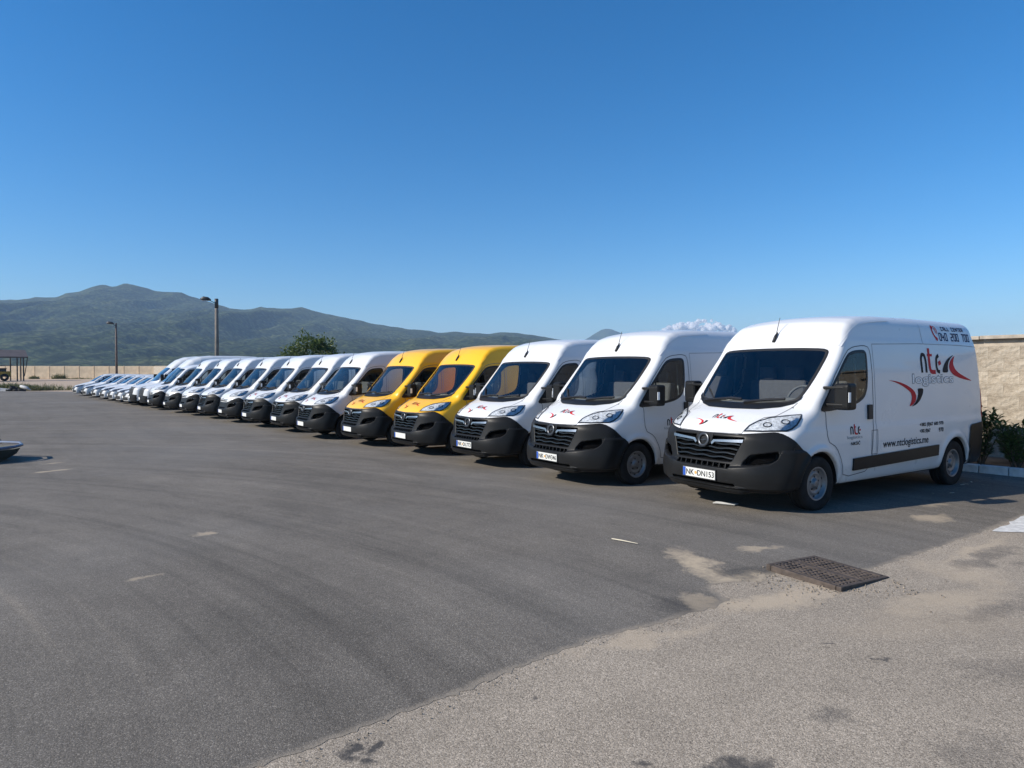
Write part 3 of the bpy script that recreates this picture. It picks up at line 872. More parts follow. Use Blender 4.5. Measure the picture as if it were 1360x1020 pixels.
def hood_logo(root, sk):
    pr = sk.pr('hood')
    def tf(p):
        u = .355 - (p[0] - 2.53) * .285
        v_ = (p[1] - 1.225) * .335
        u -= .10 * v_                                  # the print leans
        return (u, v_ + b0)
    b0 = pr.to2d([(.155, .0, 1.015)])[0][1]
    put_logo(root, sk, 'hood', tf, .003, name='hood_logo')
# ------------------------------------------------------------------ bonneted vans and small cars at the far end
SP_TOP = [(-.2, .80), (.0, .95), (.08, 1.02), (.18, 1.08), (.55, 1.18), (.95, 1.28), (1.05, 1.33), (1.45, 1.78), (1.82, 2.10), (2.0, 2.28), (2.3, 2.52), (2.7, 2.68), (3.3, 2.74), (5.0, 2.74), (6.0, 2.70)]
SP_W = [(.2, .90), (.35, .96), (.6, .985), (1.0, .99), (1.4, .98), (2.0, .93), (2.4, .87), (2.8, .78)]
SP_NOSE = [(.1, .12), (.25, .03), (.5, .0), (.75, .02), (.95, .05), (1.1, .15), (1.3, .4)]
SP_K = [(0, .08), (.5, .14), (1.0, .12), (1.8, .14), (2.2, .26), (2.6, .30), (6, .30)]
PSPR = Prof(SP_TOP, SP_W, SP_NOSE, SP_K, 5.93, .27, (.22, 3.2, .12, 2.6, 1.0, 1.5), (.12, 1.2), ((1.0, .345), (4.66, .345)), .41, rear=[(.2, .06), (.6, 0), (1.4, 0), (2.7, .12)])
SW_WS = [(0, 2.10), (.72, 2.08), (.80, 2.02), (.845, 1.45), (.80, 1.37), (0, 1.335)]
SW_SIDE = [(1.12, 1.36), (1.55, 1.86), (1.95, 2.04), (2.35, 2.06), (2.36, 1.42), (2.2, 1.33)]

CAR_TOP = [(-.2, .60), (.0, .66), (.08, .73), (.22, .80), (.7, .95), (1.02, 1.03), (1.10, 1.065), (1.5, 1.34), (1.88, 1.56), (2.1, 1.63), (2.5, 1.67), (3.1, 1.66), (3.5, 1.58), (3.78, 1.36), (4.0, 1.08), (4.2, .85)]
CAR_W = [(.15, .78), (.3, .85), (.5, .88), (.8, .885), (.95, .87), (1.2, .81), (1.5, .70), (1.7, .60)]
CAR_NOSE = [(.1, .14), (.2, .05), (.35, .0), (.5, .0), (.65, .04), (.75, .10), (.9, .3)]
CAR_K = [(0, .08), (.5, .14), (1.1, .10), (2.0, .16), (4.2, .18)]
PCAR = Prof(CAR_TOP, CAR_W, CAR_NOSE, CAR_K, 4.08, .19, (.28, 3.0, .18, 2.6, .65, 1.1), (.12, 1.1), ((.83, .315), (3.40, .315)), .355, rear=[(.2, .05), (.5, 0), (.9, .02), (1.6, .2)], crown=.07)
C_WS = [(0, 1.59), (.50, 1.565), (.60, 1.49), (.72, 1.13), (.66, 1.09), (0, 1.06)]
C_SIDE = [(1.25, 1.02), (1.75, 1.34), (2.05, 1.48), (2.6, 1.52), (3.2, 1.48), (3.55, 1.30), (3.62, 1.06), (2.2, 1.0)]

def mirror2(p): return p + [(-y, z) for y, z in p[-1 if p[-1][0] else -2:(0 if p[0][0] == 0 else None):-1]]

def simple_vehicle(name, P, lo_, hi_, res, ws, side, tall):
    root = empty(name)
    F = lambda x, y, z: body(P, x, y, z)
    Pv, Q = surface_nets(F, lo_, hi_, res)
    nr = grad(F, Pv, .01); nr /= np.maximum(np.linalg.norm(nr, axis=1, keepdims=True), 1e-6)
    c = Pv[Q].mean(1); fn = nr[Q].mean(1)
    dark = (c[:, 2] < P.bot + .04) & (fn[:, 2] < -.5)
    for cx, cz in P.wheels: dark |= (np.hypot(c[:, 0] - cx, c[:, 2] - cz) < P.arch + .02) & (np.abs(c[:, 1]) < P.inner + .22)
    sheet('body', Pv, Q[~dark], nr, M['white'], root)
    sheet('underbody', Pv, Q[dark], nr, M['black'], root)
    sk = Skin(lambda x, y, z: body(P, x, y, z, False))
    put = lambda nm, vf, mat, par=root, sm=False: mesh_obj(nm, vf[0], vf[1], mat, par, sm)
    fr = roundc(ws + [(-y, z) for y, z in ws[-2:0:-1]], 1)
    put('windscreen', sk.patch(fr, 'front', .006, .12), M['darkglass'], root, True)
    sd = roundc(side, 1)
    for s in (-1, 1):
        fx = (lambda vf: vf) if s < 0 else (lambda vf: flip_y(*vf))
        w_ = put('side_window', fx(sk.patch(sd, 'side', .006, .15)), M['darkglass'], root, True)
        if tall:
            hl = [(.13, -.50, .99), (.20, -.60, 1.12), (.42, -.80, 1.18), (.62, -.93, 1.16), (.42, -.90, 1.0), (.24, -.72, .95)]
            put('headlight', fx(sk.patch(sk.pr('corner').to2d(hl), 'corner', .01, .12)), M['reflector'])
            put('sill_trim', fx(sk.strip([(1.5, .55), (4.1, .57)], .12, 'side', .002, thick=.02)), M['plastic'])
            mz, mx, my, ms = 1.55, 1.42, 1.16, (.16, .18, .36)
        else:
            hl = [(.12, -.50, .62), (.22, -.52, .76), (.45, -.68, .85), (.72, -.83, .90), (.50, -.82, .72), (.26, -.72, .60)]
            put('headlight', fx(sk.patch(sk.pr('corner').to2d(hl), 'corner', .012, .12)), M['lampdark'])
            put('window_divider', fx(sk.strip([(2.45, 1.02), (2.5, 1.45)], .07, 'side', .012)), M['black'], w_)
            put('sill_trim', fx(sk.strip([(1.25, .27), (3.0, .27)], .10, 'side', .002, thick=.015)), M['plastic'])
            mz, mx, my, ms = 1.06, 1.42, .98, (.12, .18, .13)
        m_ = MB().box((mx, s * my, mz), ms).build('wing_mirror', M['plastic'] if tall else M['white'], root); bevel_obj(m_, .03, 2)
        rad = P.wheels[0][1] + .002
        for wx, wz in P.wheels:
            wheel_tree(root, (wx, s * (P.inner + .19), wz), s, rad, .21, rad * .62)
    if tall:
        put('front_bumper', sk.patch([(-.96, .30), (.96, .30), (.97, .62), (.62, .66), (-.62, .66), (-.97, .62)], 'front', .02, .12), M['plastic'], root, True)
        g = put('grille', sk.patch([(-.56, .66), (.56, .66), (.64, 1.04), (-.64, 1.04)], 'front', .02, .12), M['black'])
        for z in (.75, .84, .93): put('grille_slat', sk.strip([(-.48, z), (.48, z)], .025, 'front', .024, thick=.012), M['plastic'], g)
        plate_parts(root, -.03, .50)
    else:
        g = put('grille', sk.patch([(-.50, .47), (.50, .47), (.62, .70), (-.62, .70)], 'front', .012, .12), M['black'])
        put('chrome_bar', sk.strip([(-.45, .62), (.45, .62)], .03, 'front', .018, thick=.01), M['chrome'], g)
        put('lower_intake', sk.patch([(-.80, .20), (.80, .20), (.83, .44), (.60, .455), (-.60, .455), (-.83, .44)], 'front', .012, .12), M['black'])
        plate_parts(root, -.02, .45)
    return root

# ------------------------------------------------------------------ ground
RD = np.array((-.638, .770)); R0 = np.array((2.43, 8.6))
def G(X, Y):
    """height of the yard: it falls gently along the row and rises again beyond the asphalt"""
    s = (np.asarray(X, float) - R0[0]) * RD[0] + (np.asarray(Y, float) - R0[1]) * RD[1]
    se = np.maximum((s + np.sqrt(s * s + 1)) / 2 - .12, 0)
    g = -.28 * (1 - np.exp(-se / 8))
    Y = np.asarray(Y, float)
    return g + .55 * S((Y - 62) / 50)

def grid_axis(lo, hi, near, far, c=0.0, d=12.0):
    out = [c]; x = c
    while x < hi: x += near + (far - near) * min(1, max(0, (abs(x - c) - d) / 400)); out.append(x)
    x = c
    while x > lo: x -= near + (far - near) * min(1, max(0, (abs(x - c) - d) / 400)); out.append(x)
    return np.array(sorted(out))

def asphalt_mat(name, dark):
    m, nt, b = new_mat(name)
    tc = N(nt, 'ShaderNodeTexCoord'); P_ = tc.outputs['Object']
    def noise(scale, detail=3.0, rough=.55, vec=P_, dist=0.0):
        n = N(nt, 'ShaderNodeTexNoise', Scale=scale, Detail=detail, Roughness=rough, Distortion=dist); nt.links.new(vec, n.inputs['Vector']); return n.outputs[0]
    vor = N(nt, 'ShaderNodeTexVoronoi', Scale=190.0 if dark else 185.0); nt.links.new(P_, vor.inputs['Vector'])
    vor2 = N(nt, 'ShaderNodeTexVoronoi', Scale=75.0); nt.links.new(P_, vor2.inputs['Vector'])
    sp = N(nt, 'ShaderNodeSeparateColor'); nt.links.new(vor.outputs['Color'], sp.inputs[0])
    sp2 = N(nt, 'ShaderNodeSeparateColor'); nt.links.new(vor2.outputs['Color'], sp2.inputs[0])
    if dark: base = ramp(nt, sp.outputs[0], [(0, (.095, .083, .068)), (.45, (.140, .123, .102)), (.85, (.175, .154, .128)), (.97, (.29, .256, .213))])
    else: base = ramp(nt, sp.outputs[0], [(0, (.150, .125, .096)), (.25, (.272, .226, .172)), (.7, (.355, .296, .228)), (.96, (.52, .437, .34))])
    big = noise(.35, 5.0, .6); mid = noise(2.3, 4.0, .6); fine = noise(28, 3.0)
    v = mth(nt, 'ADD', mth(nt, 'MULTIPLY', big, .55), mth(nt, 'MULTIPLY', mid, .35))
    v = mth(nt, 'ADD', v, mth(nt, 'MULTIPLY', fine, .30))
    fac = N(nt, 'ShaderNodeMapRange'); fac.inputs[1].default_value = .35; fac.inputs[2].default_value = .85
    fac.inputs[3].default_value = .72; fac.inputs[4].default_value = 1.30
    nt.links.new(v, fac.inputs[0])
    colr = mixc(nt, 1.0, base, fac.outputs[0], 'MULTIPLY')
    sx = N(nt, 'ShaderNodeSeparateXYZ'); nt.links.new(P_, sx.inputs[0])
    wq = N(nt, 'ShaderNodeTexNoise', Scale=3.2, Detail=5.0, Roughness=.65); nt.links.new(P_, wq.inputs['Vector'])
    wc = N(nt, 'ShaderNodeSeparateColor'); nt.links.new(wq.outputs['Color'], wc.inputs[0])
    wx = mth(nt, 'ADD', sx.outputs[0], mth(nt, 'MULTIPLY', mth(nt, 'SUBTRACT', wc.outputs[0], .5), .55))
    wy = mth(nt, 'ADD', sx.outputs[1], mth(nt, 'MULTIPLY', mth(nt, 'SUBTRACT', wc.outputs[1], .5), .55))
    def ell(cx, cy, rx, ry, ang, edge=1.0, wob=.9):
        """soft-edged, ragged stain of its own shape"""
        c_, s_ = math.cos(ang), math.sin(ang)
        dx = mth(nt, 'SUBTRACT', wx, cx); dy = mth(nt, 'SUBTRACT', wy, cy)
        u = mth(nt, 'DIVIDE', mth(nt, 'ADD', mth(nt, 'MULTIPLY', dx, c_), mth(nt, 'MULTIPLY', dy, s_)), rx)
        w = mth(nt, 'DIVIDE', mth(nt, 'SUBTRACT', mth(nt, 'MULTIPLY', dy, c_), mth(nt, 'MULTIPLY', dx, s_)), ry)
        r2 = mth(nt, 'ADD', mth(nt, 'MULTIPLY', u, u), mth(nt, 'MULTIPLY', w, w))
        r2 = mth(nt, 'ADD', r2, mth(nt, 'MULTIPLY', mth(nt, 'SUBTRACT', mid, .5), wob * 2.2))
        r2 = mth(nt, 'ADD', r2, mth(nt, 'MULTIPLY', mth(nt, 'SUBTRACT', fine, .5), wob * 1.2))
        return mth(nt, 'DIVIDE', mth(nt, 'SUBTRACT', 1.0, r2), edge, True)
    def over(c, fac_, col_, k=1.0):
        return mixc(nt, mth(nt, 'MULTIPLY', fac_, k, True), c, col_)
    sand = (.48, .385, .27)
    if dark:
        # sweeping tyre tracks, arcs round the turning circle
        cx, cy = -14.0, -6.0
        dx = mth(nt, 'SUBTRACT', sx.outputs[0], cx); dy = mth(nt, 'SUBTRACT', sx.outputs[1], cy)
        rad = mth(nt, 'SQRT', mth(nt, 'ADD', mth(nt, 'MULTIPLY', dx, dx), mth(nt, 'MULTIPLY', dy, dy)))
        ang = mth(nt, 'ARCTAN2', dy, dx)
        cmb = N(nt, 'ShaderNodeCombineXYZ'); nt.links.new(mth(nt, 'MULTIPLY', rad, 1.3), cmb.inputs[0]); nt.links.new(mth(nt, 'MULTIPLY', ang, 2.4), cmb.inputs[1])
        tr = noise(1.0, 6.0, .62, cmb.outputs[0], .4)
        f2 = N(nt, 'ShaderNodeMapRange'); f2.inputs[1].default_value = .35; f2.inputs[2].default_value = .68; f2.inputs[3].default_value = .87; f2.inputs[4].default_value = 1.15
        nt.links.new(tr, f2.inputs[0])
        colr = mixc(nt, 1.0, colr, f2.outputs[0], 'MULTIPLY')
        cmb3 = N(nt, 'ShaderNodeCombineXYZ'); nt.links.new(mth(nt, 'MULTIPLY', rad, 4.2), cmb3.inputs[0]); nt.links.new(mth(nt, 'MULTIPLY', ang, 1.7), cmb3.inputs[1])
        tr3 = noise(1.0, 5.0, .7, cmb3.outputs[0], .25)
        colr = mixc(nt, 1.0, colr, ramp(nt, tr3, [(.33, (.80,) * 3), (.46, (.98,) * 3), (.58, (1.03,) * 3), (.72, (1.24, 1.22, 1.18))]), 'MULTIPLY')
        cmb2 = N(nt, 'ShaderNodeCombineXYZ')
        q1 = mth(nt, 'ADD', mth(nt, 'MULTIPLY', sx.outputs[0], .64), mth(nt, 'MULTIPLY', sx.outputs[1], -.77))
        q2 = mth(nt, 'ADD', mth(nt, 'MULTIPLY', sx.outputs[0], .77), mth(nt, 'MULTIPLY', sx.outputs[1], .64))
        nt.links.new(mth(nt, 'MULTIPLY', q1, .16), cmb2.inputs[0]); nt.links.new(mth(nt, 'MULTIPLY', q2, 1.1), cmb2.inputs[1])
        tr2 = noise(1.0, 6.0, .65, cmb2.outputs[0], .8)
        streak = ramp(nt, tr2, [(.36, (.84,) * 3), (.5, (1,) * 3), (.68, (1.12,) * 3)])
        colr = mixc(nt, .8, colr, streak, 'MULTIPLY')
        # sun-bleached patches
        colr = over(colr, ramp(nt, noise(.16, 3.0, .5), [(.48, (0, 0, 0)), (.72, (1, 1, 1))]), (.205, .195, .18), .45)
        for (cx, cy, rx, ry, an, k) in ((1.68, 5.95, .20, .60, .10, .95), (1.42, 5.0, .13, .30, .25, .8), (2.35, 6.45, .34, .10, .4, .7), (-8.75, 12.8, .42, .12, 1.05, .95), (-3.4, 7.35, .16, .09, .6, .7), (-3.2, 5.66, .14, .05, 1.0, .5), (4.95, 7.85, .35, .18, .55, .65),
                                        (-9.6, 13.9, .22, .1, .7, .6), (1.95, 5.5, .45, .22, .3, .9), (5.5, 8.6, .3, .12, .2, .4)):
            colr = over(colr, ell(cx, cy, rx, ry, an), sand, k)
        ed_ = N(nt, 'ShaderNodeAttribute', attribute_name='edge_dust')
        en = mth(nt, 'ADD', mth(nt, 'MULTIPLY', mid, .75), mth(nt, 'MULTIPLY', fine, .45))
        colr = over(colr, mth(nt, 'MULTIPLY', mth(nt, 'SUBTRACT', mth(nt, 'MULTIPLY', ed_.outputs['Fac'], .95), en), 3.0, True), (.31, .26, .20), .7)
        for (cx, cy, rx, ry, an, k) in ((1.25, 4.95, .33, .25, .3, .5), (2.05, 5.75, .28, .16, .3, .4)):
            colr = over(colr, ell(cx, cy, rx, ry, an), (.035, .034, .034), k)
    else:
        for (cx, cy, rx, ry, an, k) in ((3.3, 5.05, .75, .20, .35, .6), (1.9, 5.0, .55, .20, .2, .75), (2.35, 5.25, .35, .18, .5, .7), (3.9, 5.75, .35, .45, .2, .55), (4.6, 6.55, .9, .10, .62, .6), (2.9, 4.6, .9, .3, .2, .25), (.9, 4.35, .7, .10, .45, .55)):
            colr = over(colr, ell(cx, cy, rx, ry, an), (.50, .40, .285), k)
        for (cx, cy, rx, ry, an, k) in ((1.64, 3.36, .16, .14, 0, .55), (1.0, 2.92, .20, .10, .1, .85), (-.74, 3.03, .05, .08, .5, .9), (-.62, 3.02, .05, .04, .1, .9), (-.66, 2.94, .06, .05, .5, .9), (.55, 2.95, .05, .04, 0, .8), (.1, 3.55, .06, .03, .3, .8), (2.05, 4.25, .09, .02, .1, .8), (2.25, 4.05, .07, .025, .1, .8),
                                        (2.9, 3.9, .35, .2, .3, .35), (4.4, 6.2, .9, .12, .62, .45), (5.2, 6.4, .8, .10, .6, .45), (1.2, 2.4, .4, .3, .3, .3), (3.6, 4.9, .6, .14, .5, .3), (2.2, 3.0, .3, .2, .2, .3)):
            colr = over(colr, ell(cx, cy, rx, ry, an), (.055, .052, .05), k)
        # pale dust away from the yard, dry earth beyond it
        dirt = mth(nt, 'MULTIPLY', mth(nt, 'SUBTRACT', sx.outputs[1], 50.0), .2, True)
        dc = ramp(nt, noise(.5, 5.0, .65), [(.3, (.36, .27, .19)), (.7, (.50, .385, .275))])
        colr = mixc(nt, dirt, colr, dc)
        fld = mth(nt, 'MULTIPLY', mth(nt, 'SUBTRACT', sx.outputs[1], 118.0), .08, True)
        fc = ramp(nt, noise(.02, 5.0, .65), [(.3, (.045, .06, .02)), (.7, (.13, .115, .05))])
        colr = mixc(nt, fld, colr, fc)
    nt.links.new(colr, b.inputs['Base Color'])
    b.inputs['Roughness'].default_value = .88
    b.inputs['Specular IOR Level'].default_value = .3
    hgt = mth(nt, 'ADD', mth(nt, 'MULTIPLY', vor.outputs['Distance'], -.6), mth(nt, 'ADD', mth(nt, 'MULTIPLY', vor2.outputs['Distance'], -.5), mth(nt, 'MULTIPLY', fine, .4)))
    bp = N(nt, 'ShaderNodeBump', Strength=.5, Distance=.004)
    nt.links.new(hgt, bp.inputs['Height']); nt.links.new(bp.outputs[0], b.inputs['Normal'])
    return m
M['asphalt'] = asphalt_mat('new_asphalt', True)
M['oldasphalt'] = asphalt_mat('old_asphalt', False)

xs = grid_axis(-2600, 2600, 1.5, 120.0, -8, 70); ys = grid_axis(-30, 6200, 1.5, 160.0, 0, 130)
XX, YY = np.meshgrid(xs, ys, indexing='ij')
gv = np.stack([XX, YY, G(XX, YY)], -1).reshape(-1, 3)
ny_ = len(ys)
gf = [(i * ny_ + j, (i + 1) * ny_ + j, (i + 1) * ny_ + j + 1, i * ny_ + j + 1) for i in range(len(xs) - 1) for j in range(ny_ - 1)]
tag(mesh_obj('ground', gv, gf, M['oldasphalt'], None, True), kind='structure')

edge = [(-5.5, -2.0), (-3.6, .6), (-2.2, 2.02), (-1.13, 2.91), (-.67, 3.29), (-.32, 3.56), (.09, 3.95), (.59, 4.37), (.98, 4.57), (1.22, 4.74), (1.52, 4.92), (1.66, 5.10), (1.60, 5.32), (1.62, 5.42), (1.78, 5.50), (2.05, 5.50), (2.22, 5.70), (2.55, 5.88), (3.02, 5.80), (3.15, 5.86), (3.88, 6.36), (4.84, 7.03), (6.21, 8.05), (7.35, 8.9), (9.7, 9.6)]
rr = random.Random(3)
ed = dens(edge, .04, False)
ed = [(x + rr.gauss(0, .012), y + rr.gauss(0, .012)) for x, y in ed]
outer = [(7.74 + .12, 11.41), (-14.4, 34.0), (-36.5, 56.5), (-38.5, 60.2), (-44, 61.8), (-60, 62.3), (-75, 60), (-75, -8), (-12, -8)]
outer = dens(outer, 2.0, False)
ap = ed + outer
axx = np.arange(-74, 9, 1.5); ayy = np.arange(-8, 63, 1.5)
gx, gy = [a.ravel() for a in np.meshgrid(axx, ayy)]
ins = in_poly(gx, gy, ap)
pe = np.array(ap)
gx, gy = gx[ins], gy[ins]
dm = np.min(np.hypot(gx[:, None] - pe[None, :, 0], gy[:, None] - pe[None, :, 1]), 1)
gx, gy = gx[dm > .9], gy[dm > .9]
for off_, st_ in ((.07, 2), (.18, 3), (.42, 6)):
    o2 = np.array(ed)[::st_]; tn = np.gradient(o2, axis=0); tn /= np.linalg.norm(tn, axis=1, keepdims=True)
    q2 = o2 + np.stack([-tn[:, 1], tn[:, 0]], 1) * off_
    ok_ = in_poly(q2[:, 0], q2[:, 1], ap)
    dd_ = np.min(np.hypot(q2[:, :1] - pe[None, :, 0], q2[:, 1:] - pe[None, :, 1]), 1)
    ok_ &= dd_ > off_ * .7
    gx = np.concatenate([gx, q2[ok_, 0]]); gy = np.concatenate([gy, q2[ok_, 1]])
vs = [Vector(p) for p in ap] + [Vector((float(a), float(b))) for a, b in zip(gx, gy)]
na = len(ap)
r_ = delaunay_2d_cdt(vs, [(i, (i + 1) % na) for i in range(na)], [list(range(na))], 1, 1e-6)
av = np.array([tuple(v) for v in r_[0]])
ea = np.array(ed)
de = np.min(np.hypot(av[:, :1] - ea[None, :, 0], av[:, 1:] - ea[None, :, 1]), 1)
az = G(av[:, 0], av[:, 1]) + .0014 + .017 * S(de / 1.2) + .03 * S((av[:, 1] - 12) / 25)
ap_o = tag(mesh_obj('asphalt_pavement', np.column_stack([av, az]), [tuple(f) if True else f for f in r_[2]], M['asphalt'], None, True), kind='structure')

at_ = ap_o.data.attributes.new('edge_dust', 'FLOAT', 'POINT')
at_.data.foreach_set('value', np.exp(-(de / .11)).astype(np.float32))

def gpt(u, v):
    """where the sight line through a point of the picture plane meets the yard (used to measure the site)"""
    p = math.radians(1.223); x = (u - 680) / 890; y = -(v - 510) / 890
    d = Vector((x, math.cos(p) + y * math.sin(p), -math.sin(p) + y * math.cos(p)))
    t = 1.753 / max(1e-6, -d.z)
    for _ in range(12):
        q = d * t; t = (1.753 - float(G(q.x, q.y))) / max(1e-6, -d.z)
    q = d * t
    return q.x, q.y

# painted marking at the right edge
M['paint'] = simple('worn_road_paint', (.62, .60, .56), .8, var=.22, scale=14, bump=.2)
pv = [(5.19, 7.21), (6.16, 8.0), (7.6, 8.95), (7.9, 8.75), (6.5, 7.75), (5.6, 7.14)]
pd = dens(pv, .12); pd = [(x + rr.gauss(0, .010), y + rr.gauss(0, .010)) for x, y in pd]
v2, f2 = tri2d(pd, .3)
tag(mesh_obj('road_marking', [(a, b, float(G(a, b)) + .006) for a, b in v2], f2, M['paint']), kind='structure')
# ------------------------------------------------------------------ the row of vehicles
TH = 0.632
POS = [(2.427, 8.547, .570), (.597, 10.69, .600), (-.889, 12.98, .638), (-2.485, 15.13, .632), (-4.165, 17.10, .628), (-5.978, 19.06, .638), (-7.50, 21.20, .630), (-9.19, 23.10, .642),
       (-10.92, 25.16, .642), (-12.65, 27.18, .628), (-14.32, 29.06, .632), (-16.00, 30.91, .628)]
def place(o, x, y, th):
    o.location = (x, y, float(G(x + 1.5 * math.cos(th), y + 1.5 * math.sin(th))) + .0185 + .03 * float(S((y - 12) / 25)))
    o.rotation_euler = (0, 0, th)

def repaint(root, mat):
    for ch in root.children:
        if ch.name.split('.')[0] in ('body', 'hood', 'front_door', 'roof_rib') and ch.type == 'MESH':
            ch.material_slots[0].link = 'OBJECT'; ch.material_slots[0].material = mat

GRP = 'vans and cars parked side by side in one long row'
base, skA, oA = build_van('grille')
hood_logo(base, skA)
# bare van with the other nose, made before any lettering is added to the first
jump, skB, oB = build_van('bars')
low, skC, oC = build_van('bars', PLOW, antenna=False, name='low_roof_van')
spr = simple_vehicle('bonneted_van', PSPR, (-.15, -1.1, .15), (6.1, 1.1, 2.9), .05, SW_WS, SW_SIDE, True)
car = simple_vehicle('small_car', PCAR, (-.15, -1.0, .1), (4.25, 1.0, 1.7), .04, C_WS, C_SIDE, False)
for r0 in (jump, low): plate_parts(r0, -.052, .43)

labels = ['white panel van with large side logo, web address and plate NK DN153',
          'white panel van with plate NK DW346 beside the van lettered with a web address',
          'white panel van standing against the right-hand yellow van',
          'yellow panel van between a white van and the other yellow van, nearer of the two',
          'yellow panel van farther from the lettered white van, beside a row of white ones',
          'white panel van standing directly left of the two yellow vans',
          'second white panel van to the left of the yellow vans',
          'third white panel van to the left of the yellow vans',
          'fourth white van left of the yellow ones, with a white nose and no mesh grille',
          'white panel van with a dark grille between two vans with white noses',
          'fifth van from the yellow pair counting only white-nosed and grilled whites, nose white',
          'white-nosed van standing beside the only low-roofed van of the row']
labels[10] = 'sixth white van to the left of the yellow vans, its nose white without a grille'
roots = []
for i in range(8):
    roots.append(copy_tree(base) if i else base)
nine = jump; ten = copy_tree(base); eleven = copy_tree(jump); twelve = copy_tree(jump)
roots += [nine, ten, eleven, twelve]
for ch in list(ten.children):
    if ch.name.startswith('hood_logo'):
        for q in list(ch.children): bpy.data.objects.remove(q)
        bpy.data.objects.remove(ch)
for i, (r0, (x, y, th), lb) in enumerate(zip(roots, POS, labels)):
    place(r0, x, y, th + (rr.gauss(0, .006) if i > 2 else 0))
    tag(r0, lb, 'van', GRP)
for i, tx in enumerate(('NK*DN153', 'NK*DW346', 'NK*DL773', None, None, None, None, None)):
    plate_parts(roots[i], -.052, .43, tx)
plate_parts(ten, -.052, .43)
side_livery(roots[0], skA)
side_door_logo(roots[1], skA)
for i in (3, 4): repaint(roots[i], M['yellow'])
rowx = lambda u: None
def on_row(u, back=0.0):
    """point of the row's front line seen at picture column u"""
    k = (u - 680) / 890
    A = np.array((-16.00, 30.91)); D = np.array((-.655, .756))
    t = (k * A[1] - A[0]) / (D[0] - k * D[1])
    return A + D * t
x, y = on_row(198); place(low, x, y, TH); tag(low, 'white low-roofed van between a tall white-nosed van and a tall bonneted van', 'van', GRP)
sprs = [spr, copy_tree(spr)]
for o_, u, lb in ((sprs[0], 185.5, 'tall white bonneted van with a big dark grille beside the low-roofed van'), (sprs[1], 172, 'tall white bonneted van standing next to the small cars')):
    x, y = on_row(u); place(o_, x, y, TH); tag(o_, lb, 'van', GRP)
clab = ['small white car beside the tall bonneted vans', 'second small white car from the bonneted vans', 'third small white car from the bonneted vans', 'middle one of the seven small white cars',
        'third small white car from the far end of the row', 'small white car next to the last one at the far end', 'last small white car at the far end of the row']
for i, (u, lb) in enumerate(zip((163, 153, 143, 132.5, 121.5, 109, 96.5), clab)):
    o_ = car if i == 0 else copy_tree(car)
    x, y = on_row(u); place(o_, x, y, TH); tag(o_, lb, 'car', GRP)

# sheets of paper on the dashboards
def dash_paper(root, y, lb):
    o_ = MB().box((0, 0, 0), (.21, .30, .003)).build('paper_sheet', M['paper'])
    th = root.rotation_euler.z
    lx, ly, lz = 1.04, y, 1.3245
    o_.location = (root.location.x + lx * math.cos(th) - ly * math.sin(th), root.location.y + lx * math.sin(th) + ly * math.cos(th), root.location.z + lz)
    o_.rotation_euler = (0, 0, th + .15)
    tag(o_, lb, 'paper', 'papers lying on dashboards')
dash_paper(roots[0], .52, 'white paper on the dashboard of the van with plate NK DN153')
dash_paper(roots[2], .05, 'white paper on the dashboard of the white van beside the yellow van')
dash_paper(roots[3], .0, 'white paper on the dashboard of the nearer yellow van')
# ------------------------------------------------------------------ kerb, planting bed and walls
KA = Vector((7.74, 11.41)); KD = Vector((-.638, .770)).normalized(); KN = Vector((.770, .638))
def kp(s, n): q = KA + KD * s + KN * n; return q.x, q.y
M['kerb'] = simple('kerb_concrete', (.56, .55, .53), .85, var=.15, scale=9, bump=.3)
kb = empty('kerb'); tag(kb, 'pale concrete kerb of short blocks in front of the hedge', 'kerb')
kang = math.atan2(KD.y, KD.x)
for i in range(-6, 26):
    s = .02 + i * .42
    x, y = kp(s, .07)
    o_ = MB().box((0, 0, 0), (.405, .14, .26)).build('kerb_stone', M['kerb'], kb)
    bevel_obj(o_, .012, 2)
    o_.location = (x + rr.gauss(0, .003), y + rr.gauss(0, .003), float(G(x, y)) + .018); o_.rotation_euler = (rr.gauss(0, .006), rr.gauss(0, .006), kang + rr.gauss(0, .006))
M['soil'] = simple('dry_soil', (.10, .078, .055), .95, var=.4, scale=5, bump=.6)
sv, sf = [], []
ss = np.arange(-14, 70, 1.0); nn = (.13, 1.1, 2.12)
for s in ss:
    for n_ in nn:
        x, y = kp(s, n_); sv.append((x, y, float(G(x, y)) + (.10 if n_ == 1.1 else .085)))
for i in range(len(ss) - 1):
    for j in range(2): sf.append((3 * i + j, 3 * i + j + 1, 3 * i + j + 4, 3 * i + j + 3))
tag(mesh_obj('planting_bed', sv, sf, M['soil'], None, True), kind='structure')

def stone_mat():
    m, nt, b = new_mat('split_stone_block')
    tc = N(nt, 'ShaderNodeTexCoord')
    oi = N(nt, 'ShaderNodeObjectInfo')
    n1 = N(nt, 'ShaderNodeTexNoise', Scale=5.0, Detail=6.0, Roughness=.65); nt.links.new(tc.outputs['Object'], n1.inputs['Vector'])
    c = ramp(nt, n1.outputs[0], [(.25, (.215, .172, .125)), (.5, (.37, .31, .235)), (.75, (.475, .415, .33))])
    h = mth(nt, 'ADD', mth(nt, 'MULTIPLY', oi.outputs['Random'], .22), .88)
    nt.links.new(mixc(nt, 1.0, c, h, 'MULTIPLY'), b.inputs['Base Color'])
    b.inputs['Roughness'].default_value = .95
    n2 = N(nt, 'ShaderNodeTexNoise', Scale=16.0, Detail=5.0, Roughness=.7); nt.links.new(tc.outputs['Object'], n2.inputs['Vector'])
    bp = N(nt, 'ShaderNodeBump', Strength=.8, Distance=.035); nt.links.new(n2.outputs[0], bp.inputs['Height']); nt.links.new(bp.outputs[0], b.inputs['Normal'])
    return m
M['stone'] = stone_mat()
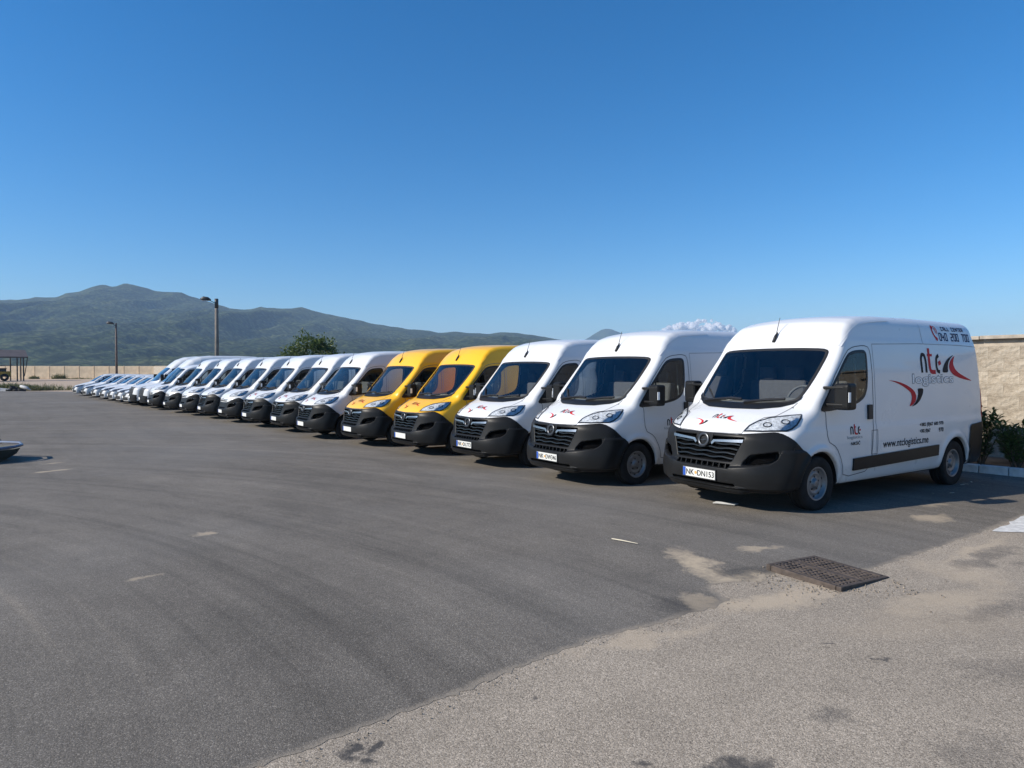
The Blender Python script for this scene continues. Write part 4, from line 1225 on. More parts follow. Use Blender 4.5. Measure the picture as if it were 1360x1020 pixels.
M['mortar'] = simple('mortar', (.36, .31, .25), .95, var=.2, scale=8, bump=.4)
WN = 2.15; WH = 2.36
wall = empty('stone_wall'); tag(wall, 'tan wall of rough stone blocks behind the hedge and the row of vans', 'wall')
# plain core of the wall along the whole row
cv = []; cf = []
ss = np.arange(-14, 74, 2.0)
for s in ss:
    for n_, z in ((WN + .05, -.2), (WN + .05, WH - .02), (WN + .27, WH - .02), (WN + .27, -.2)):
        x, y = kp(s, n_); cv.append((x, y, float(G(x, y)) + z))
for i in range(len(ss) - 1):
    for j in range(4): cf.append((4 * i + j, 4 * i + (j + 1) % 4, 4 * i + 4 + (j + 1) % 4, 4 * i + 4 + j))
cf += [(0, 1, 2, 3), tuple(4 * (len(ss) - 1) + k for k in (3, 2, 1, 0))]
mesh_obj('wall_core', cv, cf, M['mortar'], wall)
def rough_block(w, h, d, seed):
    q = random.Random(seed); bm = bmesh.new()
    nx, nz = 5, 4; V = [[None] * (nz + 1) for _ in range(nx + 1)]
    for i in range(nx + 1):
        for j in range(nz + 1):
            e = i in (0, nx) or j in (0, nz)
            V[i][j] = bm.verts.new((-w / 2 + w * i / nx + (0 if e else q.gauss(0, .008)), -d / 2 - (q.uniform(.006, .014) if e else q.uniform(.004, .022)), -h / 2 + h * j / nz))
    for i in range(nx):
        for j in range(nz): bm.faces.new((V[i][j], V[i + 1][j], V[i + 1][j + 1], V[i][j + 1]))
    rim = [V[i][0] for i in range(nx + 1)] + [V[nx][j] for j in range(1, nz + 1)] + [V[i][nz] for i in range(nx - 1, -1, -1)] + [V[0][j] for j in range(nz - 1, 0, -1)]
    back = [bm.verts.new((p.co.x, d / 2, p.co.z)) for p in rim]
    for i in range(len(rim)):
        j = (i + 1) % len(rim); bm.faces.new((rim[j], rim[i], back[i], back[j]))
    me = bpy.data.meshes.new('block'); bm.to_mesh(me); bm.free(); me.materials.append(M['stone']); return me
variants = [rough_block(.4985, .2405, .12, k) for k in range(7)]
bang = math.atan2(-KD.y, -KD.x)
for r in range(9):
    for k in range(-9, 6):
        s = k * .5 + (.25 if r % 2 else 0)
        x, y = kp(s, WN)
        o_ = bpy.data.objects.new('block', variants[rr.randrange(7)]); col.objects.link(o_); o_.parent = wall
        o_.location = (x, y, float(G(x, y)) + .13 + r * .242 + .02)
        o_.rotation_euler = (0, 0, bang)
for k in range(-6, 4):
    x, y = kp(k * .8, WN + .10)
    o_ = MB().box((0, 0, 0), (.79, .36, .07)).build('coping_stone', M['mortar'], wall); bevel_obj(o_, .01, 2)
    o_.location = (x, y, float(G(x, y)) + WH + .02); o_.rotation_euler = (0, 0, kang)

def foliage_mat(name, a, b_, c_=None):
    m, nt, b = new_mat(name)
    g = N(nt, 'ShaderNodeNewGeometry')
    cc = ramp(nt, g.outputs['Random Per Island'], [(.0, a), (.6, b_), (1.0, c_ or b_)])
    nt.links.new(cc, b.inputs['Base Color']); b.inputs['Roughness'].default_value = .5
    tl = N(nt, 'ShaderNodeBsdfTranslucent'); nt.links.new(cc, tl.inputs[0])
    mx = N(nt, 'ShaderNodeMixShader'); mx.inputs[0].default_value = .28
    nt.links.new(b.outputs[0], mx.inputs[1]); nt.links.new(tl.outputs[0], mx.inputs[2]); nt.links.new(mx.outputs[0], nt.nodes['Material Output'].inputs[0])
    return m
M['leaf'] = foliage_mat('laurel_leaf', (.034, .068, .016), (.075, .125, .032), (.13, .17, .05))
M['treeleaf'] = foliage_mat('tree_leaf', (.038, .070, .016), (.08, .125, .028), (.15, .19, .055))
M['grass'] = foliage_mat('dry_grass', (.05, .075, .02), (.12, .13, .045), (.24, .20, .09))
M['bark'] = simple('bark', (.09, .07, .05), .95, var=.3, scale=10, bump=.5)

def leaf_quad(V, Fc, p, d, up, ln, wd, fold=.25):
    d = d.normalized(); sdv = d.cross(up)
    if sdv.length < .05: sdv = d.cross(Vector((1, 0, 0)))
    sdv.normalize(); nrm = sdv.cross(d)
    k = len(V)
    V += [p, p + d * ln * .45 + sdv * wd / 2 + nrm * wd * fold, p + d * ln, p + d * ln * .45 - sdv * wd / 2 + nrm * wd * fold, p + d * ln * .5]
    Fc += [(k, k + 1, k + 4), (k + 1, k + 2, k + 4), (k + 2, k + 3, k + 4), (k + 3, k, k + 4)]

def shrub(s, n_, h, spread, stems, seed, label):
    q = random.Random(seed); x, y = kp(s, n_)
    root = empty('shrub', (x, y, float(G(x, y)) + .09)); tag(root, label, 'shrub', 'shrubs in the bed behind the kerb')
    V, Fc = [], []; st = MB()
    for i in range(stems):
        a = q.uniform(0, 6.28); r0 = q.uniform(0, spread * .35); tip = Vector((math.cos(a) * spread * q.uniform(.2, 1), math.sin(a) * spread * q.uniform(.2, 1), h * q.uniform(.6, 1)))
        b0 = Vector((math.cos(a) * r0, math.sin(a) * r0, 0)); mid = b0.lerp(tip, .5) + Vector((q.gauss(0, .05), q.gauss(0, .05), h * .08))
        pts = [b0, mid, tip]; st.tube(pts, [.010, .007, .003], 5)
        for k in range(58):
            t = q.uniform(.12, 1.0)
            p = (b0.lerp(mid, t * 2) if t < .5 else mid.lerp(tip, t * 2 - 1))
            aa = q.uniform(0, 6.28); d = Vector((math.cos(aa), math.sin(aa), q.uniform(.1, 1.0)))
            leaf_quad(V, Fc, p + d * .01, d, Vector((q.gauss(0, .3), q.gauss(0, .3), 1)), q.uniform(.08, .13), q.uniform(.035, .05))
    st.build('stem', M['bark'], root)
    o_ = mesh_obj('foliage', V, Fc, M['leaf'], root); o_['kind'] = 'stuff'
shrub(-.02, .75, 1.05, .32, 13, 1, 'tall dark green shrub between van corner and stone wall')
shrub(-.62, .60, .80, .38, 15, 2, 'shrub with small dark leaves behind the kerb, lower than its neighbours')
shrub(-1.15, .80, .98, .42, 17, 3, 'bushy dark shrub at the right end of the bed, cut by the picture edge')
shrub(.62, .7, .85, .32, 9, 4, 'shrub in the bed mostly hidden by the white van')
shrub(-.35, 1.25, .62, .36, 9, 5, 'low shrub close to the foot of the stone wall')
shrub(-1.75, .70, .9, .36, 9, 6, 'shrub beyond the picture edge beside the bushy one')

# far wall of precast panels
FW = empty('panel_wall'); tag(FW, 'long pale panel wall along the far side of the dirt yard', 'wall')
M['panel'] = simple('pale_concrete_panel', (.66, .52, .36), .95, var=.22, scale=.9, bump=.3)
M['paneldark'] = simple('wall_post_concrete', (.56, .44, .31), .95, var=.2, scale=2)
pan = MB().box((0, 0, 0), (2.36, .16, 2.1)).build('panel', M['panel'], FW); bevel_obj(pan, .03, 1)
pst = MB().box((0, 0, 0), (.10, .20, 2.13)).build('post', M['paneldark'], FW)
for i in range(46):
    x = -108 + i * 2.5; y = 111 - i * .12
    for src, dx, dz in ((pan, 1.25, 1.02), (pst, 0, 1.06)):
        o_ = src if i == 0 else link_copy(src, FW)
        o_.location = (x + dx, y, float(G(x, y)) + dz + rr.gauss(0, .02))

# ------------------------------------------------------------------ lamp posts
M['pole'] = simple('weathered_pole', (.17, .15, .13), .9, var=.2, scale=3, bump=.3)
M['polebrown'] = simple('rusty_steel_pole', (.12, .085, .07), .8, var=.25, scale=3)
M['lamphead'] = simple('dark_lamp_head', (.03, .03, .032), .5)
def lamp_post(u, D, vtop, r0, r1, arm, mat, lb):
    x = (u - 680) / 890 * D; z0 = float(G(x, D))
    zt = 1.753 + (491 - vtop) / 890 * D
    root = empty('lamp_post', (x, D, z0)); tag(root, lb, 'lamp post', 'lamp posts beyond the parked row')
    MB().tube([(0, 0, 0), (0, 0, (zt - z0) * .5), (0, 0, zt - z0)], [r0, (r0 + r1) / 2, r1], 12).build('pole', mat, root, True)
    h = zt - z0
    MB().tube([(0, 0, h - .35), (-arm * .5, -.1, h - .22), (-arm, -.2, h - .08)], .035, 6).build('lamp_arm', M['lamphead'], root)
    lm = MB(); lm.tube([(-arm + .15, -.2, h - .06), (-arm - .1, -.22, h + .02), (-arm - .45, -.26, h + .06), (-arm - .72, -.3, h + .02)], [.06, .17, .19, .05], 10)
    lo = lm.build('lamp_head', M['lamphead'], root, True)
    MB().box((-arm - .35, -.25, h - .11), (.42, .22, .03)).build('lamp_glass', M['inkgrey'], lo)
    if r0 > .15: MB().tube([(0, 0, h - .75), (0, 0, h + .06)], [r1 + .025, r1 + .02], 10).build('pole_cap', M['lamphead'], root, True)
lamp_post(288.5, 58, 398, .20, .135, .55, M['pole'], 'thick weathered lamp post with a dark lamp head behind the tall vans')
lamp_post(155, 84, 429.5, .15, .10, .35, M['polebrown'], 'thin brown lamp post standing before the far panel wall')

# ------------------------------------------------------------------ tree behind the row
def tree(u, D, vtop, wpx, seed, lb):
    q = random.Random(seed); x = (u - 680) / 890 * D; z0 = float(G(x, D)); H = 1.753 + (491 - vtop) / 890 * D - z0; W = wpx / 890 * D / 2
    root = empty('tree', (x, D, z0)); tag(root, lb, 'tree')
    tk = MB(); tk.tube([(0, 0, 0), (.05, 0, H * .3), (.0, .05, H * .6)], [.16, .12, .06], 8)
    cl = []
    for (cx, cz, r) in ((-.62, .62, .34), (-.30, .74, .36), (-.06, .86, .32), (.22, .76, .34), (.36, .84, .24), (.60, .64, .30), (.88, .60, .24), (.12, .58, .42), (-.85, .55, .26), (-.4, .5, .36), (.5, .5, .34), (1.0, .55, .18)):
        for dy in (-.3, .35):
            cl.append((cx * W + q.gauss(0, .08), dy * W + q.gauss(0, .2), cz * H + q.gauss(0, .06), r * W * q.uniform(.7, 1.0)))
    V, Fc = [], []
    for (cx, cy, cz, r) in cl:
        tk.tube([(.02, 0, H * q.uniform(.25, .5)), (cx * .5, cy * .5, cz * .75), (cx, cy, cz)], [.05, .03, .012], 5)
        for tw in range(16):
            d0 = Vector((q.gauss(0, 1), q.gauss(0, 1), q.gauss(0, .8))).normalized(); c0 = Vector((cx, cy, cz)) + d0 * r * q.uniform(.35, 1.08)
            for k in range(13):
                p = c0 + Vector((q.gauss(0, 1), q.gauss(0, 1), q.gauss(0, .7))) * r * .20
                d = (d0 + Vector((q.gauss(0, .7), q.gauss(0, .7), q.gauss(0, .6)))).normalized()
                leaf_quad(V, Fc, p, d, Vector((q.gauss(0, .5), q.gauss(0, .5), 1)), q.uniform(.16, .26), q.uniform(.08, .13))
    tk.build('trunk', M['bark'], root, True)
    o_ = mesh_obj('crown', V, Fc, M['treeleaf'], root); o_['kind'] = 'stuff'
tree(412, 43, 443.5, 92, 5, 'broad green tree showing over the roofs of the white vans')

# ------------------------------------------------------------------ shelter, loader, weeds and scrap at the far left
M['roofsheet'] = simple('brown_roof_sheet', (.092, .074, .070), .7, var=.2, scale=1.5)
M['steel'] = simple('rusty_steel', (.05, .038, .034), .8, var=.3, scale=3)
sx0, sy0 = (10 - 680) / 890 * 96, 96.0
z0 = float(G(sx0, sy0))
sh_ = empty('open_shelter', (sx0, sy0, z0), .643); tag(sh_, 'open shelter with a brown sloping sheet roof on thin steel posts', 'shelter')
RW = 3.05
for k in range(13):
    xa = -6.95 + k * .72
    rv = [(xa, -1.6, 3.42), (xa + .72, -1.6, 3.42), (xa + .72 - .30, 1.5, 4.45), (xa - .30, 1.5, 4.45)]
    b_ = MB(); b_.add([(a, b, c + .05 * (i_ < 1)) for i_, off in ((0, 0),) for a, b, c in rv] + [(a, b, c - .06) for a, b, c in rv], [(0, 1, 2, 3), (7, 6, 5, 4), (0, 4, 5, 1), (1, 5, 6, 2), (2, 6, 7, 3), (3, 7, 4, 0)])
    b_.build('roof_sheet', M['roofsheet'], sh_)
for px, py, hh in ((1.12, -1.3, 3.4), (1.85, -1.3, 3.4), (.35, 1.2, 4.2), (1.55, 1.2, 4.2), (-3.5, -1.3, 3.4), (-6.4, -1.3, 3.4), (-6.4, 1.2, 4.2)):
    MB().tube([(px, py, 0), (px, py, hh)], .085, 6).build('post', M['steel'], sh_)
MB().tube([(1.95, -1.2, .7), (2.35, -1.5, 3.42)], .05, 6).build('brace', M['steel'], sh_)
MB().tube([(-6.6, -1.5, 3.36), (2.38, -1.5, 3.36)], .07, 6).build('eaves_beam', M['steel'], sh_)
MB().tube([(-6.4, 1.2, 2.2), (.55, 1.2, 2.2)], .04, 6).build('rail', M['steel'], sh_)
M['loader'] = simple('faded_yellow_machine', (.42, .23, .025), .6, var=.25, scale=2)
ld = empty('wheel_loader', (sx0 - 1.3 * .8, sy0 - 1.3 * .6, z0), .643); tag(ld, 'faded yellow loader with a dark cab parked under the brown shelter', 'loader')
o_ = MB().box((-.2, 0, .98), (3.3, 1.5, .75)).build('body', M['loader'], ld); bevel_obj(o_, .10, 2)
o_ = MB().box((1.45, 0, 1.0), (.5, 1.35, .8)).build('counterweight', M['loader'], ld); bevel_obj(o_, .08, 2)
o_ = MB().box((.55, 0, 1.52), (1.25, 1.3, .52)).build('cab', M['black'], ld); bevel_obj(o_, .08, 2)
o_ = MB().box((.55, 0, 1.80), (1.4, 1.42, .08)).build('cab_roof', M['black'], ld); bevel_obj(o_, .02, 1)
for wx in (-1.2, .95):
    for wy in (-.75, .75):
        w_ = MB(); w_.lathe_y([(.2, -.2), (.48, -.2), (.52, -.12), (.52, .12), (.48, .2), (.2, .2)], (wx, wy, .52), 20); w_.build('wheel', M['rubber'], ld, True)
bk = MB(); bk.tube([(-1.6, 0, 1.1), (-2.5, 0, .9), (-2.9, 0, .5)], .12, 8); bk.build('lift_arm', M['loader'], ld)
o_ = MB().box((-3.1, 0, .45), (.6, 1.8, .7)).build('bucket', M['steel'], ld); bevel_obj(o_, .06, 1)

def tufts(name, pts, h, n, seed, kindname='grass'):
    q = random.Random(seed); V, Fc = [], []
    for (cx, cy, rx, ry, hh) in pts:
        for k in range(n):
            a = q.uniform(0, 6.28); r = math.sqrt(q.random()); x = cx + math.cos(a) * r * rx; y = cy + math.sin(a) * r * ry
            z = float(G(x, y)) ; hgt = h * hh * q.uniform(.4, 1.1) * (1.15 - r * .5)
            d = Vector((q.gauss(0, .35), q.gauss(0, .35), 1)).normalized(); w = Vector((q.gauss(0, 1), q.gauss(0, 1), 0)).normalized() * .03
            p = Vector((x, y, z)); m_ = p + d * hgt * .55; t = p + d * hgt + Vector((q.gauss(0, .2), q.gauss(0, .2), -.05)) * hgt
            i = len(V); V += [p - w, p + w, m_ + w * .8, m_ - w * .8, t]; Fc += [(i, i + 1, i + 2, i + 3), (i + 3, i + 2, i + 4)]
    o_ = mesh_obj(name, V, Fc, M['grass']); tag(o_, kind='stuff')
pt = [gpt(u, 519) for u in (2, 14, 26, 38, 47)]
tufts('grass', [(x, y + .6, 1.0, .9, h_) for (x, y), h_ in zip(pt, (1.0, .95, .85, .7, .55))] + [(-46, 66, 3, 1.2, .9), (-50, 67, 3, 1.5, 1.0)], .95, 420, 3)
tufts('weeds', [(-73, 108, 1.2, .5, 1.6), (-77, 108, .8, .5, .9), (-64, 108.5, 1.5, .5, .8), (-58, 108, .7, .4, .6), (-70, 108, 3, .8, .4), (-55.5, 107, 1.8, .6, .9)], .8, 260, 4)
M['scrapgrey'] = simple('bleached_scrap', (.40, .40, .40), .8, var=.3, scale=4)
x, y = gpt(20, 520)
for k, (dx, dy, dz, tl) in enumerate(((-.5, 0, .12, .1), (.15, .05, .12, -.08), (-.2, .1, .34, .2), (.55, .1, .12, .15), (-.9, .25, .12, .0))):
    t_ = MB(); t_.lathe_y([(.20, -.09), (.30, -.11), (.34, -.06), (.34, .06), (.30, .11), (.20, .09), (.20, -.09)], (0, 0, 0), 18)
    o_ = t_.build('worn_tyre', M['rubber'], None, True); o_.location = (x + dx, y + dy, float(G(x, y)) + dz); tag(o_, 'worn dark tyre lying in the low heap at the edge of the weeds', 'tyre', 'worn tyres heaped by the weeds'); o_.rotation_euler = (R(90) + tl, tl, .3 * k)
x, y = gpt(4, 520)
b_ = MB(); b_.box((0, 0, .25), (1.3, .5, .07), Matrix.Rotation(.08, 3, 'Y')); b_.box((.1, -.1, .12), (1.1, .4, .16))
o_ = b_.build('scrap_board', M['scrapgrey']); o_.location = (x, y, float(G(x, y))); tag(o_, 'bleached grey board lying flat beside the heap of tyres', 'board')
x, y = gpt(36, 520)
b_ = MB(); b_.tube([(-.6, 0, .5), (0, -.1, .36), (.5, -.2, .14)], [.12, .16, .04], 7)
o_ = b_.build('scrap_fender', M['scrapgrey'], None, True); o_.location = (x, y, float(G(x, y))); tag(o_, 'bent pale scrap fender leaning on the heap of tyres', 'scrap')

# torn-off car bumper lying at the left edge
M['bluescrap'] = simple('blue_grey_scrap', (.12, .14, .20), .45, var=.12, scale=5, coat=.4)
M['greenscrap'] = simple('dull_green_scrap', (.05, .055, .045), .8, var=.2, scale=5)
bx, by = gpt(2, 622)
bz = float(G(bx, by)) + .008
bo = empty('torn_bumper', (bx, by, bz)); tag(bo, 'torn-off blue grey car bumper lying on the asphalt at the left edge', 'car bumper')
bm_ = MB(); bm_.tube([(-1.9, -.10, .24), (-1.35, .0, .26), (-.90, .25, .28), (-.57, .60, .30), (-.45, .95, .31), (-.50, 1.25, .32), (-.80, 1.6, .33), (-1.65, 1.85, .33)], [.030, .034, .036, .034, .030, .03, .028, .025], 8)
bm_.build('bumper_rim', M['bluescrap'], bo, True)
sk_v, sk_f = [], []
path = [(-1.9, -.08), (-1.36, .02), (-.92, .27), (-.60, .61), (-.48, .95), (-.53, 1.24), (-.82, 1.57), (-1.65, 1.82)]
for i, (a, b) in enumerate(path):
    sk_v += [(a, b, .26), (a - .05, b * .95 + .02, .14), (a - .22, b * .85 + .05, .02)]
for i in range(len(path) - 1):
    for j in range(2): sk_f.append((3 * i + j, 3 * i + j + 1, 3 * i + j + 4, 3 * i + j + 3))
mesh_obj('bumper_skirt', sk_v, sk_f, M['greenscrap'], bo, True)
mesh_obj('bumper_dark_fill', [(a - .03, b * .96 + .01, .19) for a, b in path], [tuple(range(len(path)))], M['black'], bo)  # black sheet added to paint the inside of the loop dark, like shade
tw = MB()
for k in range(5):
    a = rr.uniform(-.6, .6); tw.tube([(-.9, .9 + .1 * k, .02), (-.6 + a * .3, .95 + .1 * k, .12 + .08 * rr.random()), (-.32 + .1 * rr.random(), 1.0 + .08 * k, .02)], .012, 5)
wx, wy = gpt(0, 590)
o_ = tw.build('wire_bundle', M['black']); o_.location = (wx + .3, wy - 1.2, float(G(wx, wy))); tag(o_, 'tangle of dark wires on the asphalt above the torn bumper', 'wires')

# ------------------------------------------------------------------ drain grate, litter
M['iron'] = simple('rusty_cast_iron', (.070, .054, .045), .75, var=.45, scale=16, bump=.5)
M['ironlip'] = simple('rusty_frame', (.075, .057, .046), .85, var=.35, scale=18, bump=.5)
gr_ = empty('drain_grate', (2.70, 5.72, -.016)); gr_.rotation_euler = (R(1.4), R(2.2), .56); tag(gr_, 'square rusty iron drain grate standing proud of the broken asphalt', 'drain grate')
MB().box((0, 0, -.02), (.66, .66, .05)).build('pit', M['black'], gr_)
for nm, c_, d_ in (('frame_bar', (0, -.325, .022), (.69, .045, .055)), ('frame_bar', (0, .325, .022), (.69, .045, .055)), ('frame_bar', (-.325, 0, .022), (.045, .60, .055)), ('frame_bar', (.325, 0, .022), (.045, .60, .055)), ('middle_bar', (0, 0, .024), (.06, .60, .05))):
    o_ = MB().box(c_, d_).build(nm, M['ironlip'], gr_); bevel_obj(o_, .008, 2)
cells = MB()
for k in range(12):
    yk = -.275 + k * .05
    for half in (-1, 1):
        cells.box((half * .165, yk, .030 + rr.gauss(0, .002)), (.265, .015, .034))
for k in range(13):
    xk = -.29 + k * .0485
    if abs(xk) > .035: cells.box((xk, 0, .0335 + rr.gauss(0, .001)), (.015, .60, .030))
o_ = cells.build('grate_lattice', M['iron'], gr_); o_['kind'] = 'stuff'
for k in range(60):
    a = rr.uniform(0, 6.28)
cr = MB()
q = random.Random(11)
for k in range(260):
    side = q.random()
    if side < .45: x, y = 2.70 + q.gauss(-.12, .22), 5.32 + q.gauss(0, .07)
    elif side < .7: x, y = 2.25 + q.gauss(0, .12), 5.55 + q.gauss(0, .16)
    elif side < .85: x, y = 3.12 + q.gauss(0, .06), 5.45 + q.gauss(0, .12)
    else: x, y = 2.6 + q.gauss(0, .5), 5.2 + q.gauss(0, .25)
    s_ = q.uniform(.004, .011)
    cr.box((x, y, s_ * .3 + .003), (s_, s_ * q.uniform(.6, 1), s_ * .8), Matrix.Rotation(q.uniform(0, 3), 3, 'Z') @ Matrix.Rotation(q.uniform(-.5, .5), 3, 'X'))
for k in range(900):
    a, b = ed[q.randrange(len(ed))]
    if b < 2.5 or b > 8.5: continue
    x, y = a + abs(q.gauss(0, .10)) * .53, b - abs(q.gauss(0, .10)) * .85
    s_ = q.uniform(.002, .007)
    cr.box((x, y, s_ * .3 + .002), (s_, s_ * q.uniform(.6, 1), s_ * .8), Matrix.Rotation(q.uniform(0, 3), 3, 'Z'))
M['crumb'] = simple('asphalt_crumb', (.24, .20, .155), .95, var=.5, scale=40)
tag(cr.build('gravel', M['crumb']), kind='stuff')
def flat_litter(name, poly, z, mat, lb, cat):
    v, f = tri2d(poly, .3); n = len(v)
    V = [(a, b, z) for a, b in v] + [(a, b, z + .006) for a, b in v]
    Fc = [tuple(i + n for i in q_) for q_ in f] + [tuple(q_)[::-1] for q_ in f]
    m_ = len(poly)
    o_ = mesh_obj(name, V, Fc, mat); tag(o_, lb, cat); return o_
flat_litter('paper_scrap', [(2.60, 8.66), (2.84, 8.52), (2.92, 8.60), (2.78, 8.70), (2.68, 8.76)], .021, M['paper'], 'white scrap of paper on the asphalt before the lettered van', 'litter')
M['straw'] = simple('bleached_stick', (.62, .55, .42), .9)
o_ = MB().tube([(1.02, 6.82, .026), (1.12, 6.73, .029), (1.25, 6.63, .025)], [.005, .006, .003], 6).build('stick', M['straw']); tag(o_, 'pale thin stick lying on the dark asphalt', 'stick')
q = random.Random(21)
for k in range(9):
    u, v = q.choice(((1300 + q.uniform(-25, 20), 642 + q.uniform(-6, 6)), (1238 + q.uniform(-20, 30), 650 + q.uniform(-6, 8))))
    x, y = gpt(u, v); s_ = q.uniform(.025, .05)
    o_ = mesh_obj('dry_leaf', [(-s_, -s_ * .5, 0), (s_, -s_ * .3, .01), (s_ * .8, s_ * .5, .012), (-s_ * .7, s_ * .5, .002)], [(0, 1, 2, 3)], M['straw'])
    o_.location = (x, y, float(G(x, y)) + .016); o_.rotation_euler = (0, 0, q.uniform(0, 6))
    tag(o_, 'small dry leaf lying in the shade of the lettered van', 'leaf', 'dry leaves beside the lettered van')

# ------------------------------------------------------------------ mountains
from mathutils import noise as mn
def scrub_mat():
    m, nt, b = new_mat('scrub_covered_slope')
    tc = N(nt, 'ShaderNodeTexCoord')
    n1 = N(nt, 'ShaderNodeTexNoise', Scale=.016, Detail=9.0, Roughness=.80); nt.links.new(tc.outputs['Object'], n1.inputs['Vector'])
    n2 = N(nt, 'ShaderNodeTexNoise', Scale=.004, Detail=5.0, Roughness=.6); nt.links.new(tc.outputs['Object'], n2.inputs['Vector'])
    v = N(nt, 'ShaderNodeTexVoronoi', Scale=.085); nt.links.new(tc.outputs['Object'], v.inputs['Vector'])
    f = mth(nt, 'ADD', mth(nt, 'MULTIPLY', n1.outputs[0], .75), mth(nt, 'MULTIPLY', n2.outputs[0], .35))
    c = ramp(nt, f, [(.36, (.018, .030, .010)), (.50, (.050, .072, .024)), (.63, (.105, .120, .048)), (.78, (.24, .22, .15))])
    c = mixc(nt, .85, c, ramp(nt, v.outputs['Distance'], [(.10, (1.5, 1.5, 1.4)), (.55, (.45, .5, .5)), (.8, (.25, .3, .3))]), 'MULTIPLY')
    nt.links.new(c, b.inputs['Base Color']); b.inputs['Roughness'].default_value = 1.0; b.inputs['Specular IOR Level'].default_value = .1
    bp = N(nt, 'ShaderNodeBump', Strength=1.0, Distance=16.0); nt.links.new(mth(nt, 'ADD', n1.outputs[0], mth(nt, 'MULTIPLY', v.outputs['Distance'], .3)), bp.inputs['Height']); nt.links.new(bp.outputs[0], b.inputs['Normal'])
    return m
M['scrub'] = scrub_mat()
def mountain(name, prof, D, depth, lb, nx=240, ny=60, seed=0.0, amp=1.0):
    pu = np.array([p[0] for p in prof], float); pz = np.array([(491 - p[1]) / 890 * D + 1.75 for p in prof])
    px = (pu - 680) / 890 * D
    X = np.linspace(px[0], px[-1], nx); T = np.concatenate([np.linspace(-1, 0, int(ny * .75)), np.linspace(.02, .7, ny - int(ny * .75))])
    V = []
    for i, x in enumerate(X):
        hr = float(np.interp(x, px, pz))
        for t in T:
            y = D + t * depth
            a = abs(t) if t < 0 else t / .7
            base = 1 - a ** (.92 if t < 0 else .75)
            n_ = mn.fractal(Vector((x * .0022 + seed, y * .0011, 0)), .9, 2.1, 6)
            rg = 1 - abs(mn.fractal(Vector((x * .0045 + seed, y * .0016, 3.3)), .8, 2.2, 5)) * 1.6
            k = min(1, 3.0 * a) * (1 - a * .35)
            # a slope in front of the crest must not stand above the sight line to it
            h = hr * base + amp * (26 * n_ + 44 * (rg - .6)) * k * max(.2, hr / 200)
            if t < 0:
                hs = float(np.interp(x * D / y, px, pz)); h = min(h, 1.75 + (hs - 1.75) * (y / D) * (1 - .05 * min(1, a / .1)))
            V.append((x, y, max(h, -1.5) + (mn.noise(Vector((x * .02, y * .02, seed))) * 2.2 * amp if a > .02 else (mn.noise(Vector((x * .03, 0, seed))) * 2.2 + mn.noise(Vector((x * .011, 4, seed))) * 3.0) * amp)))
    F_ = [(i * ny + j, (i + 1) * ny + j, (i + 1) * ny + j + 1, i * ny + j + 1) for i in range(nx - 1) for j in range(ny - 1)]
    o_ = mesh_obj(name, V, F_, M['scrub'], None, True)
    return tag(o_, lb, None, None, 'structure')
MT = [(-900, 470), (-600, 440), (-350, 405), (-200, 412), (-80, 396), (0, 398.6), (22, 398.6), (40, 396.5), (48, 394.8), (60, 396), (77, 395.4), (88, 390), (110, 386.5), (125, 381), (134, 378.6), (141, 378.2), (150, 381.5), (158, 380.2), (165, 377.4), (169, 376.9), (184, 380), (206, 385.7), (220, 388), (243, 389.2), (254, 394), (276, 400), (305, 409.6), (325, 411.4), (336, 410.6), (347, 407.4), (356, 409), (368, 410), (385, 410), (401, 408), (419, 413), (441, 419), (463, 422.5), (496, 430), (520, 434), (540, 437), (560, 438.5), (585, 442), (605, 440.5), (620, 442), (650, 443.5), (672, 441.0), (690, 443), (700, 444), (720, 447), (740, 450), (780, 458), (830, 470), (900, 482), (1000, 490)]
mountain('mountain', MT, 2300, 1500, 'long scrub covered mountain ridge', 420, 84, 0.0, 1.0)
CN = [(700, 489), (740, 470), (765, 456), (780, 449.5), (790, 443), (798, 438.5), (805, 436.5), (812, 437.5), (820, 440.5), (830, 444.5), (845, 449), (875, 458), (920, 476), (980, 489)]
mountain('distant_peak', CN, 4600, 1400, 'distant blue conical peak', 90, 40, 5.0, .8)

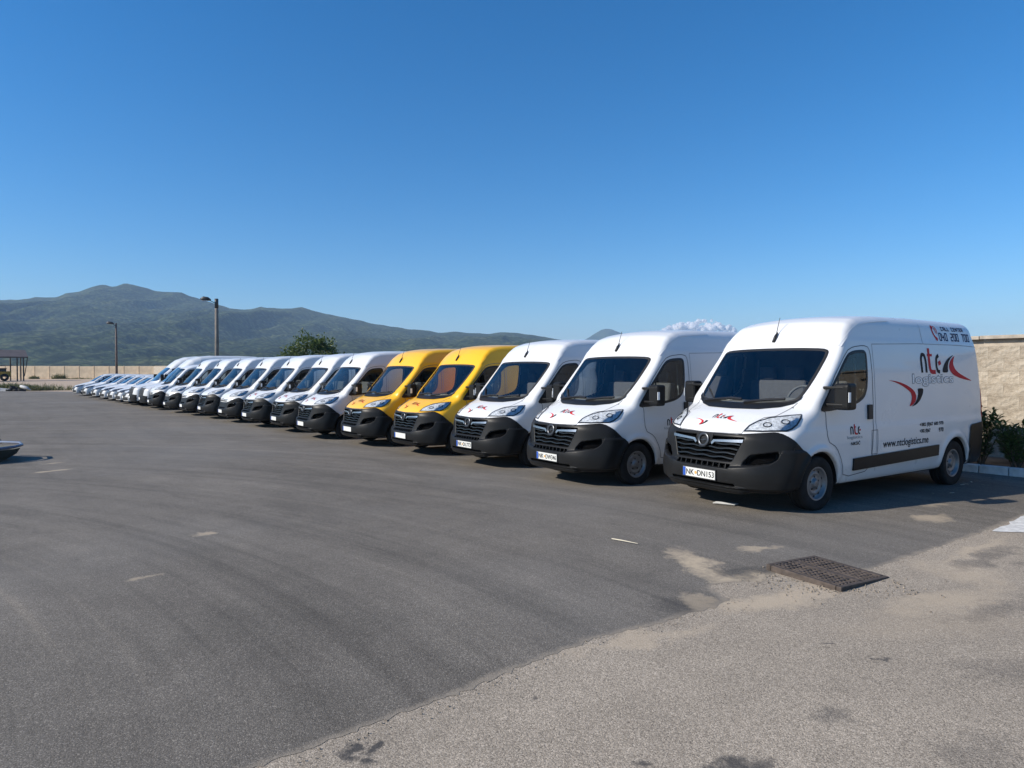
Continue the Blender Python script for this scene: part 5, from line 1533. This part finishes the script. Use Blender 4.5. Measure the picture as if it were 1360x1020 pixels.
# ------------------------------------------------------------------ cloud over the roofs (outside the haze)
def cloud():
    D = 11000; q = random.Random(4); bm = bmesh.new()
    for k in range(130):
        u = q.uniform(880, 975); t = (u - 880) / 95
        top = np.interp(t, [0, .12, .3, .45, .55, .75, .9, 1], [436, 430, 426, 424, 422, 424, 431, 437])
        r = q.uniform(1.8, 6.0); v = max(top + r * .9, q.uniform(top + r * .9, 445))
        x = (u - 680) / 890 * D; z = (491 - v) / 890 * D
        bmesh.ops.create_icosphere(bm, subdivisions=3, radius=r / 890 * D, matrix=Matrix.Translation((x, D + q.uniform(-150, 150), z)))
    for v in bm.verts:
        v.co += v.normal * (mn.fractal(v.co * .012, .9, 2.1, 5) * 24)
    me = bpy.data.meshes.new('cloud'); bm.to_mesh(me); bm.free()
    me.polygons.foreach_set('use_smooth', np.ones(len(me.polygons), bool))
    m = bpy.data.materials.new('cloud_vapour'); m.use_nodes = True; nt = m.node_tree; nt.nodes.clear()
    out = N(nt, 'ShaderNodeOutputMaterial'); df = N(nt, 'ShaderNodeBsdfDiffuse'); df.inputs[0].default_value = (.97, .95, .95, 1)
    tl = N(nt, 'ShaderNodeBsdfTranslucent'); tl.inputs[0].default_value = (.97, .95, .95, 1); mx = N(nt, 'ShaderNodeMixShader'); mx.inputs[0].default_value = .35
    nt.links.new(df.outputs[0], mx.inputs[1]); nt.links.new(tl.outputs[0], mx.inputs[2])
    lw = N(nt, 'ShaderNodeLayerWeight', Blend=.5); tp = N(nt, 'ShaderNodeBsdfTransparent'); m2 = N(nt, 'ShaderNodeMixShader')
    nt.links.new(ramp(nt, lw.outputs['Facing'], [(.12, (.15,) * 3), (.75, (1,) * 3)]), m2.inputs[0]); nt.links.new(mx.outputs[0], m2.inputs[1]); nt.links.new(tp.outputs[0], m2.inputs[2]); nt.links.new(m2.outputs[0], out.inputs[0])
    me.materials.append(m)
    o_ = bpy.data.objects.new('cloud', me); col.objects.link(o_); tag(o_, 'small white cumulus cloud low over the van roofs', None, None, 'structure')
cloud()

# ------------------------------------------------------------------ haze
HZ = bpy.data.materials.new('summer_haze'); HZ.use_nodes = True
nt = HZ.node_tree; nt.nodes.clear()
out = N(nt, 'ShaderNodeOutputMaterial'); pv_ = N(nt, 'ShaderNodeVolumePrincipled')
pv_.inputs['Color'].default_value = (.50, .72, 1.0, 1); pv_.inputs['Density'].default_value = .00018; pv_.inputs['Anisotropy'].default_value = .0
nt.links.new(pv_.outputs[0], out.inputs['Volume'])
hz = MB().box((0, 3000, 165), (7400, 6480, 336)).build('haze', HZ)
tag(hz, kind='stuff')
